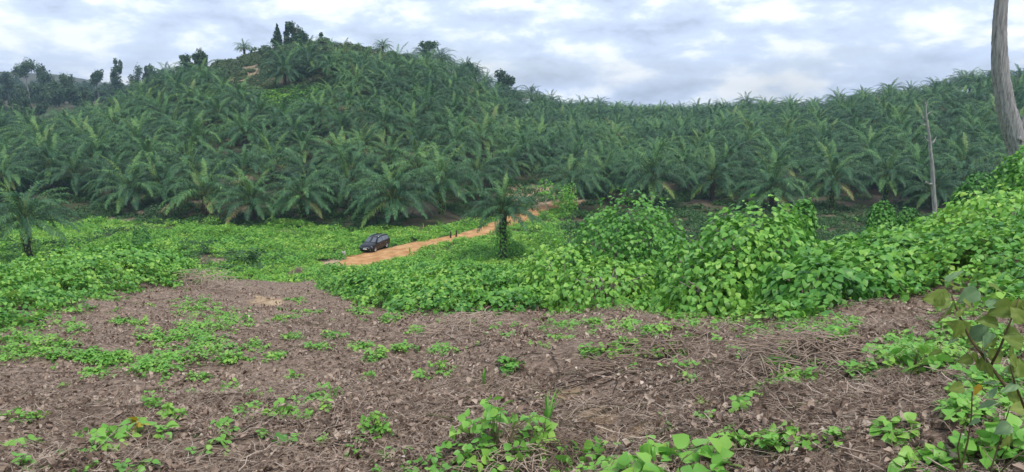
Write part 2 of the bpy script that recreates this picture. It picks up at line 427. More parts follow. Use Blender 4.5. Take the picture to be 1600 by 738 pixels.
def ground_material():
    m, t, o = new_mat('ground_soil')
    at = N(t, 'ShaderNodeAttribute', attribute_name='tint'); sep = N(t, 'ShaderNodeSeparateColor'); t.links.new(at.outputs['Color'], sep.inputs[0])
    ge = N(t, 'ShaderNodeNewGeometry')
    def noise(sc, det=6.0, ro=0.6):
        n = N(t, 'ShaderNodeTexNoise'); setin(n, Scale=sc, Detail=det, Roughness=ro); t.links.new(ge.outputs['Position'], n.inputs['Vector']); return n.outputs[0]
    fine, mid, big = noise(14, 8, 0.7), noise(2.2), noise(0.22)
    litter = ramp(t, [(0.28, (0.05, 0.036, 0.028)), (0.42, (0.16, 0.115, 0.084)), (0.56, (0.29, 0.215, 0.162)), (0.75, (0.44, 0.35, 0.27))]); t.links.new(fine, litter.inputs[0])
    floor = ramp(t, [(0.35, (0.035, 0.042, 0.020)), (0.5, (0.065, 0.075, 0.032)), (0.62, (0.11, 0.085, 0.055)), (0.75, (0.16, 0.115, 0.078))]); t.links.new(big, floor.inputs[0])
    soil = ramp(t, [(0.3, (0.26, 0.17, 0.10)), (0.55, (0.43, 0.31, 0.19)), (0.75, (0.56, 0.44, 0.31))]); t.links.new(mid, soil.inputs[0])
    a = N(t, 'ShaderNodeMix', data_type='RGBA'); b = N(t, 'ShaderNodeMix', data_type='RGBA')
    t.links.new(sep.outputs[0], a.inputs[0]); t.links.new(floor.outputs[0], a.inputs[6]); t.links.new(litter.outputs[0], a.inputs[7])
    # bare soil breaks up at its border
    ms = N(t, 'ShaderNodeMath', operation='ADD'); t.links.new(sep.outputs[2], ms.inputs[0])
    m2 = N(t, 'ShaderNodeMath', operation='SUBTRACT'); t.links.new(mid, m2.inputs[0]); m2.inputs[1].default_value = 0.5
    t.links.new(m2.outputs[0], ms.inputs[1])
    rs = ramp(t, [(0.42, (0, 0, 0)), (0.62, (1, 1, 1))]); t.links.new(ms.outputs[0], rs.inputs[0])
    t.links.new(rs.outputs[0], b.inputs[0]); t.links.new(a.outputs[2], b.inputs[6]); t.links.new(soil.outputs[0], b.inputs[7])
    pb = N(t, 'ShaderNodeBsdfPrincipled'); setin(pb, Roughness=0.9); pb.inputs['Specular IOR Level'].default_value = 0.15
    bp = N(t, 'ShaderNodeBump'); setin(bp, Strength=0.7, Distance=0.06); t.links.new(fine, bp.inputs['Height'])
    t.links.new(bp.outputs[0], pb.inputs['Normal']); t.links.new(b.outputs[2], pb.inputs['Base Color']); t.links.new(pb.outputs[0], o.inputs[0])
    return m
M_ground = ground_material()

# ------------------------------------------------------------------ ground sheet
SOIL = [ghit(414, 468), ghit(425, 478), ghit(880, 622), ghit(935, 650), ghit(985, 690), ghit(1010, 672), ghit(1135, 690)]
SOILR = [0.6, 0.35, 0.26, 0.22, 0.22, 0.2, 0.12]
def build_ground():
    r = np.concatenate([[0.02], np.geomspace(0.6, 32, 300), np.geomspace(32.8, 1250, 150)])
    a = np.concatenate([np.arange(-48, 48, 0.16), np.arange(48, 312, 2.0)])
    a = np.radians(a)
    A, Rr = np.meshgrid(a, r)
    X, Y = np.sin(A) * Rr, np.cos(A) * Rr
    Z = ground(X, Y)
    nr, na = X.shape
    v = np.stack([X, Y, Z], 2).reshape(-1, 3)
    i, j = np.meshgrid(np.arange(nr - 1), np.arange(na), indexing='ij')
    j2 = (j + 1) % na
    f = np.stack([i * na + j, (i + 1) * na + j, (i + 1) * na + j2, i * na + j2], 2).reshape(-1, 4)[:, ::-1]
    x, y = v[:, 0], v[:, 1]
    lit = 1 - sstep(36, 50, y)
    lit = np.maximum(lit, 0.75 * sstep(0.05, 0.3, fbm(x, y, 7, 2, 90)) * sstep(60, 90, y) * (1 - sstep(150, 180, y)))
    soil = np.zeros(len(x))
    for c, q in zip(SOIL, SOILR):
        soil = np.maximum(soil, 0.85 - 0.5 * np.hypot(x - c[0], (y - c[1]) * 0.5) / q)
    rd = road_dist(x, y)
    soil = np.maximum(soil, 0.95 - 0.17 * rd)
    p = pxf(x, y)
    soil = np.maximum(soil, 0.75 * sstep(775, 800, p) * (1 - sstep(870, 890, p)) * sstep(134, 140, y) * (1 - sstep(152, 165, y)))
    soil = np.maximum(soil, 0.50 * sstep(340, 365, p) * (1 - sstep(400, 428, p)) * sstep(225, 240, y) * (1 - sstep(290, 302, y)))
    soil = np.maximum(soil, 0.5 * sstep(270, 290, p) * (1 - sstep(330, 350, p)) * sstep(86, 89, y) * (1 - sstep(92, 95, y)))
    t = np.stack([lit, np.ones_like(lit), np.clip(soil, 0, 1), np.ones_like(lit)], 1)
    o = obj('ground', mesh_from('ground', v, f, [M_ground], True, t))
    tag(o, 'litter covered hillside falling to a green valley floor', 'ground', kind='structure')
build_ground()

def build_road():
    M = rough_mat('red_dirt', [(0.3, (0.28, 0.135, 0.052)), (0.48, (0.42, 0.225, 0.092)), (0.6, (0.51, 0.295, 0.135)), (0.75, (0.57, 0.38, 0.21))], 0.7, 0.95, 0.6, 10.0, coord='Object')
    pts = np.array(ROAD, float)
    s = np.arange(len(pts)); ss = np.linspace(0, len(pts) - 1, 150)
    c = np.stack([np.interp(ss, s, pts[:, k_]) for k_ in range(3)], 1)
    kk = np.ones(9) / 9
    c = np.stack([np.convolve(np.pad(c[:, k_], 4, mode='edge'), kk, 'valid') for k_ in range(3)], 1)
    tg = np.gradient(c[:, :2], axis=0); tg /= np.linalg.norm(tg, axis=1)[:, None]
    nm = np.stack([-tg[:, 1], tg[:, 0]], 1)
    v = []; nc = 15
    for i in range(len(c)):
        for j in range(nc):
            w = (j / (nc - 1) - .5)
            wob = 1 + 0.3 * float(vnoise(i * 0.55, 3.3 if w < 0 else 9.1, 1.5, 4))
            q = c[i, :2] + nm[i] * w * c[i, 2] * wob
            z = float(ground(q[0], q[1]))
            rut = -0.11 * (math.exp(-((abs(w) - 0.2) / 0.06) ** 2))
            crown = 0.09 * (1 - abs(2 * w) ** 4)
            v.append((q[0], q[1], z + 0.02 + crown + rut + 0.03 * float(fbm(q[0], q[1], 1.1, 2, 3))))
    f = [(i * nc + j, i * nc + j + 1, (i + 1) * nc + j + 1, (i + 1) * nc + j) for i in range(len(c) - 1) for j in range(nc - 1)]
    o = obj('road', mesh_from('road', v, f, [M], True)); tag(o, 'rutted orange dirt road curving across the valley floor', 'road', kind='structure')
build_road()

# ------------------------------------------------------------------ leaf shapes
def leaflet(size=1.0, wide=0.8, cup=0.12, droop=0.25):
    """broad pointed leaf lying along +Y, folded at the midrib"""
    prof = [(0.0, 0.0), (0.10, 0.30), (0.30, 0.50), (0.55, 0.44), (0.80, 0.22), (1.0, 0.0)]
    v, f = [], []
    for t, w in prof:
        zc = -droop * t * t
        v += [(-w * wide, t, zc + cup * w * 1.3), (0, t, zc), (w * wide, t, zc + cup * w * 1.3)]
    for i in range(len(prof) - 1):
        a = i * 3; b = a + 3
        if i == 0: f += [(a + 1, b + 1, b), (a + 1, b + 2, b + 1)]
        elif i == len(prof) - 2: f += [(a, a + 1, b + 1), (a + 1, a + 2, b + 1)]
        else: f += [(a, a + 1, b + 1, b), (a + 1, a + 2, b + 2, b + 1)]
    used = sorted({i for q in f for i in q}); mp_ = {u: k_ for k_, u in enumerate(used)}
    return np.array([v[u] for u in used]) * size, [tuple(mp_[i] for i in q) for q in f]
def rotm(rx, ry, rz):
    return np.array(Matrix.Rotation(rz, 3, 'Z') @ Matrix.Rotation(ry, 3, 'Y') @ Matrix.Rotation(rx, 3, 'X'))
def trifoliate(mb, p, yaw, pitch, size, tint, m=0):
    for da, k_ in ((0, 1.0), (1.35, 0.9), (-1.35, 0.9)):
        v, f = leaflet(size * k_, 0.84 + 0.14 * random.random(), 0.10 + 0.12 * random.random(), 0.1 + 0.4 * random.random())
        R = rotm(pitch + random.gauss(0, .25), random.gauss(0, .3), yaw + da)
        off = R @ np.array([0, size * 0.28, 0])
        mb.add(v @ R.T + p + off, f, tint, m)
def sprig(name, mat, rad_=0.28, n=11, size=0.10, hmax=0.18, stems=True):
    mb = MB()
    for i in range(n):
        r = rad_ * math.sqrt(random.random()); a = random.uniform(0, 6.283)
        p = np.array([r * math.cos(a), r * math.sin(a), hmax * random.random() * (1 - 0.6 * r / rad_)])
        trifoliate(mb, p, random.uniform(0, 6.283), random.gauss(-0.15, 0.35), size * random.uniform(.7, 1.15), random.random())
        if stems and i % 2 == 0:
            mb.tube([(0, 0, -0.12), p * 0.6 + np.array([0, 0, -.03]), p], [.004, .003, .002], 3, 1)
    return mb.mesh(name, [mat, M_stem])
def clump(name, mat, rad_=0.5, n=45, size=0.17, hmax=0.4):
    mb = MB()
    for i in range(n):
        r = rad_ * math.sqrt(random.random()); a = random.uniform(0, 6.283)
        h = hmax * (0.25 + 0.75 * random.random()) * (1 - 0.7 * (r / rad_) ** 2)
        v, f = leaflet(size * random.uniform(.6, 1.2), 0.75, .15, .3)
        R = rotm(random.gauss(0.05, .45), random.gauss(0, .45), random.uniform(0, 6.283))
        mb.add(v @ R.T + np.array([r * math.cos(a), r * math.sin(a), h]), f, random.random())
    return mb.mesh(name, [mat])
SPRIG = [sprig('vine_sprig', M_vine) for _ in range(8)]
SPRIG_UP = [sprig('vine_runner', M_vine, 0.16, 6, 0.10, 0.5) for _ in range(3)]
CLUMP = [clump('weed_clump', M_weed) for _ in range(8)]
BLADES = []
def grass_tuft(name, mat, n=9, h=0.5, w=0.022, spread=0.5):
    mb = MB()
    for i in range(n):
        a = random.uniform(0, 6.283); ln = h * random.uniform(.6, 1.1); lean = random.uniform(.1, spread)
        d = np.array([math.cos(a), math.sin(a), 0]); sd = np.array([-d[1], d[0], 0]) * w
        b = d * 0.03 * random.random(); v = []
        for k_, t in enumerate((0, .35, .7)):
            c = b + d * ln * lean * t * t * 1.3 + np.array([0, 0, ln * t * (1 - .25 * lean * t)])
            v += [c - sd * (1 - .4 * t), c + sd * (1 - .4 * t)]
        v.append(b + d * ln * lean * 1.35 + np.array([0, 0, ln * (1 - .35 * lean)]))
        mb.add(v, [(0, 1, 3, 2), (2, 3, 5, 4), (4, 5, 6)], random.random())
    return mb.mesh(name, [mat])
GRASS = [grass_tuft('weed_grass', M_weed, 12, 0.9, 0.03, 0.9) for _ in range(3)]

# ------------------------------------------------------------------ vine cover (stuff)
def canopy(x, y):
    """height of the vine mat above the soil"""
    inn = vine_in(x, y)
    c = 0.10 + 0.42 * sstep(0, 3.0, inn) + np.clip(fbm(x, y, 1.7, 2, 61), -.4, .6) * 0.42 * sstep(0.5, 2.5, inn) + np.clip(fbm(x, y, 4.5, 2, 66), -.3, .6) * 0.5 * sstep(2, 5, inn)
    return np.maximum(c, 0.06)
def vine_points(n, xr, yr, dens_fn):
    x = rng.uniform(*xr, n); y = rng.uniform(*yr, n)
    keep = (vine_in(x, y) > 0) & (rng.random(n) < dens_fn(x, y)) & (np.abs(x / y) < 0.86)
    return x[keep], y[keep]
def vine_cover(name, xr, yr, dens, label, side):
    area = (xr[1] - xr[0]) * (yr[1] - yr[0])
    x, y = vine_points(int(area * dens), xr, yr, lambda x, y: np.where(vine_in(x, y) < 1.0, 0.55, 1.0) * side(x, y))
    c = canopy(x, y)
    z = ground(x, y) + c * (1 - 0.5 * rng.random(len(x)) ** 2)
    e = 0.15
    gx = (ground(x + e, y) + canopy(x + e, y) - ground(x - e, y) - canopy(x - e, y)) / (2 * e)
    gy = (ground(x, y + e) + canopy(x, y + e) - ground(x, y - e) - canopy(x, y - e)) / (2 * e)
    n = len(x)
    rot = np.stack([np.arctan(np.clip(gy, -1.6, 1.6)) * 0.9 + rng.normal(0, .22, n), -np.arctan(np.clip(gx, -1.6, 1.6)) * 0.9 + rng.normal(0, .22, n), rng.uniform(0, 6.283, n)], 1)
    # yaw first (about own axis) is covered by the variety of sprigs; quantise it so the tilt stays aligned with the slope
    rot[:, 2] = rng.normal(0, .35, n)
    idx = rng.integers(0, 8, n)
    up = rng.random(n) < 0.03
    idx = np.where(up, 8 + rng.integers(0, 3, n), idx)
    scl = rng.uniform(.8, 1.2, n)
    return scatter(name, np.stack([x, y, z], 1), rot, scl, idx, SPRIG + SPRIG_UP, label, 'vines')
vine_cover('vine_ground_cover', (-9, 24), (7, 30), 24, 'broad leaved green vines smothering the right bank', lambda x, y: np.where(x / y > -0.30, 1.0, 0.0))
vine_cover('vine_ground_cover', (-18, 48), (30, 60), 13, 'green vine mat running down the slope towards the road', lambda x, y: np.where((x / y > -0.29), 1.0, 0.0))
vine_cover('vine_ground_cover', (-36, -4), (10, 44), 15, 'green vine mat over the left bank of the bare track', lambda x, y: np.where(x / y < -0.34, 1.0, 0.0))

DARK = [clump('shade_toned_clump', M_shade, .55, 45, .20, .5) for _ in range(5)]
def valley_weeds():
    n = 130000
    x = rng.uniform(-115, 105, n); y = rng.uniform(44, 150, n)
    E, R, H = far_tab(x, y)
    rd = road_dist(x, y)
    p = pxf(x, y)
    inside = (y < E - 3 + 6 * fbm(x, y, 9, 2, 55)) & (np.abs(x / y) < 0.84) & (rd > 1.9 + 1.2 * rng.random(n) + 0.9 * fbm(x, y, 2.5, 2, 57) + 1.0 * (x < -13) * (x > -21))
    patch = fbm(x, y, 8, 3, 50) + 0.75
    right = sstep(870, 930, p)
    bare = sstep(270, 290, p) * (1 - sstep(330, 350, p)) * sstep(86, 89, y) * (1 - sstep(92, 95, y))
    bare = np.maximum(bare, .85 * sstep(.12, .3, fbm(x, y, 6, 2, 59)) * sstep(100, 112, y))
    keep = inside & (rng.random(n) < np.clip(patch * 1.3, 0.25, 1) * (1 - bare) * (1 - .6 * right)) & ((y > 60) | (x / y < -0.28))
    x, y, right = x[keep], y[keep], right[keep]
    m = len(x)
    hump = np.clip(fbm(x, y, 3.5, 2, 58), 0, 1)
    z = ground(x, y) - 0.05 + hump * 1.1
    rot = rnd_rot(m, .18)
    u = rng.random(m)
    dk = u < np.clip(-.05 + 1.0 * fbm(x, y, 10, 2, 53) + 1.3 * right, 0, .97)  # right side of the valley turns mostly to the shade-toned clumps
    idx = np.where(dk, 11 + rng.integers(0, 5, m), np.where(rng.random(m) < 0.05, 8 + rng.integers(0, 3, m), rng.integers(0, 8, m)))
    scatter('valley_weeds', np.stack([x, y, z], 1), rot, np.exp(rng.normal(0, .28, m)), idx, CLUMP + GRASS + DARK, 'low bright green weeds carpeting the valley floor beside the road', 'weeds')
valley_weeds()

# ------------------------------------------------------------------ oil palms
def frond_mesh(Lf, e0, bend, tint, seed, n=56, ll=1.15):
    rr = random.Random(seed)
    mb = MB()
    K = 14; p = np.zeros(3); pts = [p.copy()]; tgs = []
    tw = rr.gauss(0, .15)
    for i in range(K):
        s = (i + .5) / K
        e = e0 - bend * s ** 1.35
        az = tw * s * s * 1.5
        d = np.array([math.cos(e) * math.cos(az), math.cos(e) * math.sin(az), math.sin(e)])
        tgs.append(d); p = p + d * Lf / K; pts.append(p.copy())
    tgs.append(tgs[-1])
    mb.tube(pts, [0.075 * (1 - .85 * i / K) for i in range(K + 1)], 4, 1, tint, cap=False)
    for i in range(n):
        s = 0.17 + 0.83 * (i + .5) / n
        q = s * K; a = min(int(q), K - 1); w = q - a
        base = pts[a] * (1 - w) + pts[a + 1] * w
        T = tgs[a] * (1 - w) + tgs[min(a + 1, K)] * w; T /= np.linalg.norm(T)
        B = np.cross(np.array([0, 0, 1.0]), T); B /= np.linalg.norm(B) + 1e-6
        Nn = np.cross(T, B)
        prof = math.sin(math.pi * min(1, (s - .1) / .9) ** 0.75) ** 0.6 if s < 1 else .2
        for sd in (-1, 1):
            ln = ll * max(.3, prof) * rr.uniform(.6, 1.15)
            lift = rr.choice((-0.4, 0.2, 0.8)) + rr.gauss(0, .25)
            D = T * (0.45 + .35 * s) + B * sd * 0.85 + Nn * lift * 0.6; D /= np.linalg.norm(D)
            D2 = D + np.array([0, 0, -0.6 - rr.random() * 1.1]); D2 /= np.linalg.norm(D2)
            wv = np.cross(D, Nn); wv /= np.linalg.norm(wv) + 1e-6
            hw = 0.038 * rr.uniform(.8, 1.25)
            m1 = base + D * ln * .5; tip = m1 + D2 * ln * .55
            tt = min(1, max(0, tint + rr.gauss(0, .13)))
            mb.add([base - wv * hw * .5, base + wv * hw * .5, m1 - wv * hw, m1 + wv * hw, tip], [(0, 1, 3, 2), (2, 3, 4)], tt, 0)
    return mb
NAGE, NVAR = 10, 2
FROND = []
for a in range(NAGE):
    t = a / (NAGE - 1)
    row = []
    for v_ in range(NVAR):
        e0 = rad(84 - 84 * t ** .9)
        bend = 0.5 + 1.42 * math.sin(math.pi * min(t + .12, .8)) if t < 0.85 else 1.0
        Lf = 6.0 + 1.7 * math.sin(math.pi * min(1, t * .8 + .15))
        tint = 0.60 - 0.34 * sstep(0, .3, t) + ((0.30 + .28 * v_) if t > 0.93 else 0.1 * t)
        row.append(frond_mesh(Lf, e0, bend, float(tint) + 0.05 * v_, a * 10 + v_))
    FROND.append(row)
FROND_ME = [[f.mesh('frond', [M_palm, M_rachis], smooth=False) for f in row] for row in FROND]
NF = 46
def crown_layout(seed, old=1.0):
    rr = random.Random(seed)
    out_ = []; NF = rr.randint(34, 50)
    pw = rr.uniform(.62, .95)
    for i in range(NF):
        t = (i / (NF - 1)) ** pw * old
        a = min(NAGE - 1, max(0, int(round(t * (NAGE - 1) + rr.gauss(0, .35)))))
        out_.append((a, rr.randrange(NVAR), i * 2.39996 + rr.gauss(0, .15), rr.uniform(.86, 1.1), 0.45 - 0.55 * t))
    return out_
def join_crown(seed):
    lay = crown_layout(seed)
    vs, fs, ts, ms, o = [], [], [], [], 0
    for a, v_, az, sc, dz in lay:
        f = FROND[a][v_]
        V = np.array(f.v) * sc
        V = V @ rotm(0, 0, az).T + np.array([0.25 * math.cos(az), 0.25 * math.sin(az), dz])
        vs.append(V); ts.append(np.clip(np.array(f.t) + random.gauss(0, .09) + (.45 if a > 5 and random.random() < .07 else 0), 0, 1)); ms += f.m
        fs += [tuple(i + o for i in q) for q in f.f]; o += len(V)
    return np.concatenate(vs), fs, np.concatenate(ts), ms
def palm_trunk(seed, H=1.0):
    rr = random.Random(seed); mb = MB()
    n, K = 10, 9
    st = random.getstate(); random.seed(seed)
    mb.tube([(0, 0, -0.6 + (H + .9) * i / K) for i in range(K + 1)], [0.50 - .10 * min(1, i / 4) + (.06 if i > K - 3 else 0) for i in range(K + 1)], n, 0, jag=0.25)
    random.setstate(st)
    for i in range(int(26 * max(1, H / 2.5))):       # cut frond bases
        z = rr.uniform(.05, H + .2); a = rr.uniform(0, 6.283)
        d = np.array([math.cos(a), math.sin(a), 0.9]); d /= np.linalg.norm(d)
        b = np.array([math.cos(a) * .36, math.sin(a) * .36, z])
        mb.tube([b, b + d * rr.uniform(.22, .42)], [.10, .05], 4, 0)
    return mb
CROWN, TRUNK = [], []
for k_ in range(10):
    V, F_, T_, Ms = join_crown(100 + k_)
    CROWN.append((V, F_, T_, Ms, mesh_from('crown', V, F_, [M_palm, M_rachis], False, T_, Ms)))
TR_H = [3.0, 3.9, 4.8, 5.6]
TRUNK_MB = [palm_trunk(50 + i, h) for i, h in enumerate(TR_H)]
TRUNK_ME = [m.mesh('trunk', [M_ptrunk]) for m in TRUNK_MB]
def vine_sleeve(seed, h, r=0.55, n=130):
    """creepers and ferns hanging on a trunk"""
    rr = random.Random(seed); mb = MB()
    for i in range(n):
        z = h * rr.random() ** 1.1; a = rr.uniform(0, 6.283); q = r * rr.uniform(.7, 1.25) * (1.25 - .35 * z / h)
        v, f = leaflet(rr.uniform(.16, .32), .6, .15, .5)
        R = rotm(rr.gauss(-.9, .3), rr.gauss(0, .3), a - math.pi / 2)
        mb.add(v @ R.T + np.array([math.cos(a) * q, math.sin(a) * q, z]), f, rr.random())
    return mb.mesh('trunk_creeper', [M_weed])
SLEEVE = [vine_sleeve(i, h * .95, n=int(55 * h)) for i, h in enumerate(TR_H)]

SLEEVE_FAT = vine_sleeve(9, 5.0, .85, 700)
# palms of the first row, by where their foot stands in the photograph: (px, py of the foot, crown scale, trunk index, creeper)
FIRST = [(205, 328, 1.0, 0, 0), (302, 305, 1.0, 2, 1), (396, 348, .92, 0, 0), (474, 348, .85, 1, 1), (545, 330, .95, 1, 0), (614, 352, 1.02, 1, 0),
         (690, 334, .98, 2, 1), (745, 318, .95, 2, 0), (890, 328, 1.0, 2, 1), (1018, 322, 1.08, 2, 0), (1112, 314, .95, 1, 0), (1205, 326, 1.06, 0, 0), (1298, 326, 1.0, 2, 1),
         (1382, 320, .95, 2, 1), (1500, 316, 1.05, 1, 1), (120, 308, .9, 1, 0), (256, 318, .85, 0, 0), (1590, 314, 1.0, 1, 0), (945, 312, .95, 1, 0)]
LONE = [(46, 412, .95, 2, 1, 'lone oil palm rising behind the vine bank at the left edge'), (786, 406, .80, 3, 1, 'lone oil palm with creeper clad trunk in front of the dirt road')]
palms = []            # x, y, scale, trunk index, creeper, forced
for px, py, sc, ti, cr in FIRST:
    q = ghit(px, py, 70)
    palms.append([q[0], q[1], sc * 1.1, ti, cr, 1])
sx, sy = 9.9, 9.6
gx_, gy_ = np.meshgrid(np.arange(-40, 42), np.arange(-5, 55))
qx = (gx_ + 0.5 * (gy_ % 2)) * sx; qy = 110 + gy_ * sy
ca, sa = math.cos(0.12), math.sin(0.12)
HX = (qx * ca - (qy - 110) * sa).ravel(); HY = (110 + qx * sa + (qy - 110) * ca).ravel()
HX = HX + rng.normal(0, .9, HX.shape); HY = HY + rng.normal(0, .9, HY.shape)
E_, R_, H_ = far_tab(HX, HY)
pp = pxf(HX, HY)
ok = (HY > E_ + 3) & (HY < R_ + 14) & (pp > -170) & (pp < 1770) & (road_dist(HX, HY) > 6)
bald = (pp > 325) & (pp < 640) & (HY > 238 + 30 * ((pp - 480) / 160) ** 2)
ok &= ~(bald & (rng.random(HX.shape) < 0.85))
ok &= ~((pp > 405) & (pp < 512) & (HY > 184) & (HY < 212))
ok &= ~((pp > 275) & (pp < 335) & (HY > 252))
ok &= ~((pp > 335) & (pp < 440) & (HY > 212) & (HY < 302))
ok &= ~((pp > 800) & (pp < 872) & (HY > 136) & (HY < 158))
fx = np.array([q[0] for q in palms]); fy = np.array([q[1] for q in palms])
for x, y in zip(HX[ok], HY[ok]):
    if np.min(np.hypot(fx - x, fy - y)) < 7.2: continue
    palms.append([x, y, random.uniform(.80, 1.16), random.randrange(3), 0, 0])
palms.sort(key=lambda q: q[1])
first = [q for q in palms if q[5]]; rest = [q for q in palms if not q[5]]
def inframe(q): return -20 < float(pxf(np.array(q[0]), np.array(q[1]))) < 1620
infr = [q for q in rest if inframe(q)]
indiv = infr[:278]
ids = {id(q) for q in indiv}
mass = [q for q in rest if id(q) not in ids]
ORD = ['first', 'second', 'third', 'fourth', 'fifth', 'sixth', 'seventh', 'eighth', 'ninth', 'tenth', 'eleventh', 'twelfth', 'thirteenth', 'fourteenth', 'fifteenth', 'sixteenth', 'seventeenth', 'eighteenth', 'nineteenth', 'twentieth', 'twenty-first', 'twenty-second']
def detailed_palm(x, y, sc, ti, cr, label, seed):
    z = float(ground(x, y))
    t = thing('oil_palm', label, 'palm tree', (x, y, z), random.uniform(0, 6.28), 'oil palms at the plantation edge')
    tr = obj('trunk', TRUNK_ME[ti], t)
    h = TR_H[ti]
    crown = obj('crown', HEART[seed % 2], t, (0, 0, h))
    crown.scale = (sc, sc, sc)
    for a, v_, az, s_, dz in crown_layout(seed, .88 if seed >= 300 else 1.0):
        o = obj('frond', FROND_ME[a][v_], crown, (0.25 * math.cos(az), 0.25 * math.sin(az), dz))
        o.rotation_euler = (0, 0, az); o.scale = (s_, s_, s_)
    if cr:
        o = obj('trunk_creeper', SLEEVE_FAT if sc * 1e3 % 10 == 0 and ti == 3 else SLEEVE[ti], t)
    return t
HEART = []
for k_ in range(2):                                  # growing point: sheathed spear leaves and the collar of frond bases
    mb = MB()
    for i in range(9):
        a = i * 2.4; b = np.array([.12 * math.cos(a), .12 * math.sin(a), .3]); d = np.array([.10 * math.cos(a), .10 * math.sin(a), 1])
        mb.tube([b, b + d * 1.2, b + d * (2.4 + .8 * random.random())], [.07, .08, .01], 5, 1)
    mb.tube([(0, 0, -.5), (0, 0, .1), (0, 0, .7)], [.5, .48, .2], 10, 1, jag=.3)
    HEART.append(mb.mesh('crown', [M_palm, M_rachis]))
first.sort(key=lambda q: q[0] / q[1])
for i, (x, y, sc, ti, cr, _) in enumerate(first):
    detailed_palm(x, y, sc, ti, cr, '%s oil palm from the left along the front row of the plantation' % ORD[i], 200 + i)
for i, (px, py, sc, ti, cr, lb) in enumerate(LONE):
    q = ghit(px, py, 70)
    detailed_palm(q[0], q[1], sc, ti, cr, lb, 300 + i)
def zone_label(q):
    p = float(pxf(np.array(q[0]), np.array(q[1])))
    E, R, H = far_tab(np.array(q[0]), np.array(q[1]))
    e = q[1] - float(E)
    row = 'just behind the front row' if e < 14 else ('low on the slope' if e < 28 else ('partway up the slope' if e < 42 else 'higher up the slope'))
    for lim, w in ((100, 'at the far left edge'), (200, 'below the far wood'), (300, 'above the upright vine stump'), (400, 'below the left hill shoulder'), (500, 'below the hilltop trees'), (600, 'above the parked car'), (700, 'above the dirt road'),
                   (800, 'above the lone centre palm'), (900, 'above the road bend'), (1010, 'above the tall domed vine mound'), (1110, 'above the gap between the two big vine mounds'), (1210, 'above the broad vine mound'), (1310, 'right of the broad vine mound'), (1420, 'left of the thin dead tree'), (1510, 'behind the thin dead tree')):
        if p < lim: return 'oil palm %s, %s' % (row, w)
    return 'oil palm %s, beside the tall dead trunk' % row
for i, q in enumerate(indiv):
    x, y, sc, ti, cr, _ = q
    t = thing('oil_palm', zone_label(q), 'palm tree', (x, y, float(ground(x, y))), random.uniform(0, 6.28), 'oil palms packed ' + zone_label(q)[9:].replace(',', ''))
    obj('trunk', TRUNK_ME[ti], t)
    c = obj('crown', CROWN[random.randrange(10)][4], t, (0, 0, TR_H[ti])); c.scale = (sc, sc, sc * random.uniform(.9, 1.1)); t.rotation_euler[0] = random.gauss(0, .045); t.rotation_euler[1] = random.gauss(0, .045)
# the far rest of the plantation as one mass
PALM_FULL = []
for k_ in range(10):
    V, F_, T_, Ms, _m = CROWN[k_]
    tm = TRUNK_MB[k_ % 3]
    o_ = len(V)
    PALM_FULL.append(mesh_from('far_palm', np.concatenate([V + np.array([0, 0, TR_H[k_ % 3]]), np.array(tm.v)]), F_ + [tuple(i + o_ for i in q) for q in tm.f],
                               [M_palm, M_rachis, M_ptrunk], False, np.concatenate([T_, np.array(tm.t)]), Ms + [2] * len(tm.f)))
mx_ = np.array([q[0] for q in mass]); my_ = np.array([q[1] for q in mass])
onhill = (pxf(mx_, my_) > 325) & (pxf(mx_, my_) < 660) & (my_ > 232)
ms_ = np.where(onhill, rng.uniform(.35, .55, len(mass)), rng.uniform(.72, 1.04, len(mass)))
scatter('far_oil_palms', np.stack([mx_, my_, ground(mx_, my_)], 1), rnd_rot(len(mass), .05),
        ms_, rng.integers(0, 10, len(mass)), PALM_FULL, 'countless oil palms covering the far slopes up to the skyline', 'palm trees')
print('PALMS', len(first), len(indiv), len(mass))

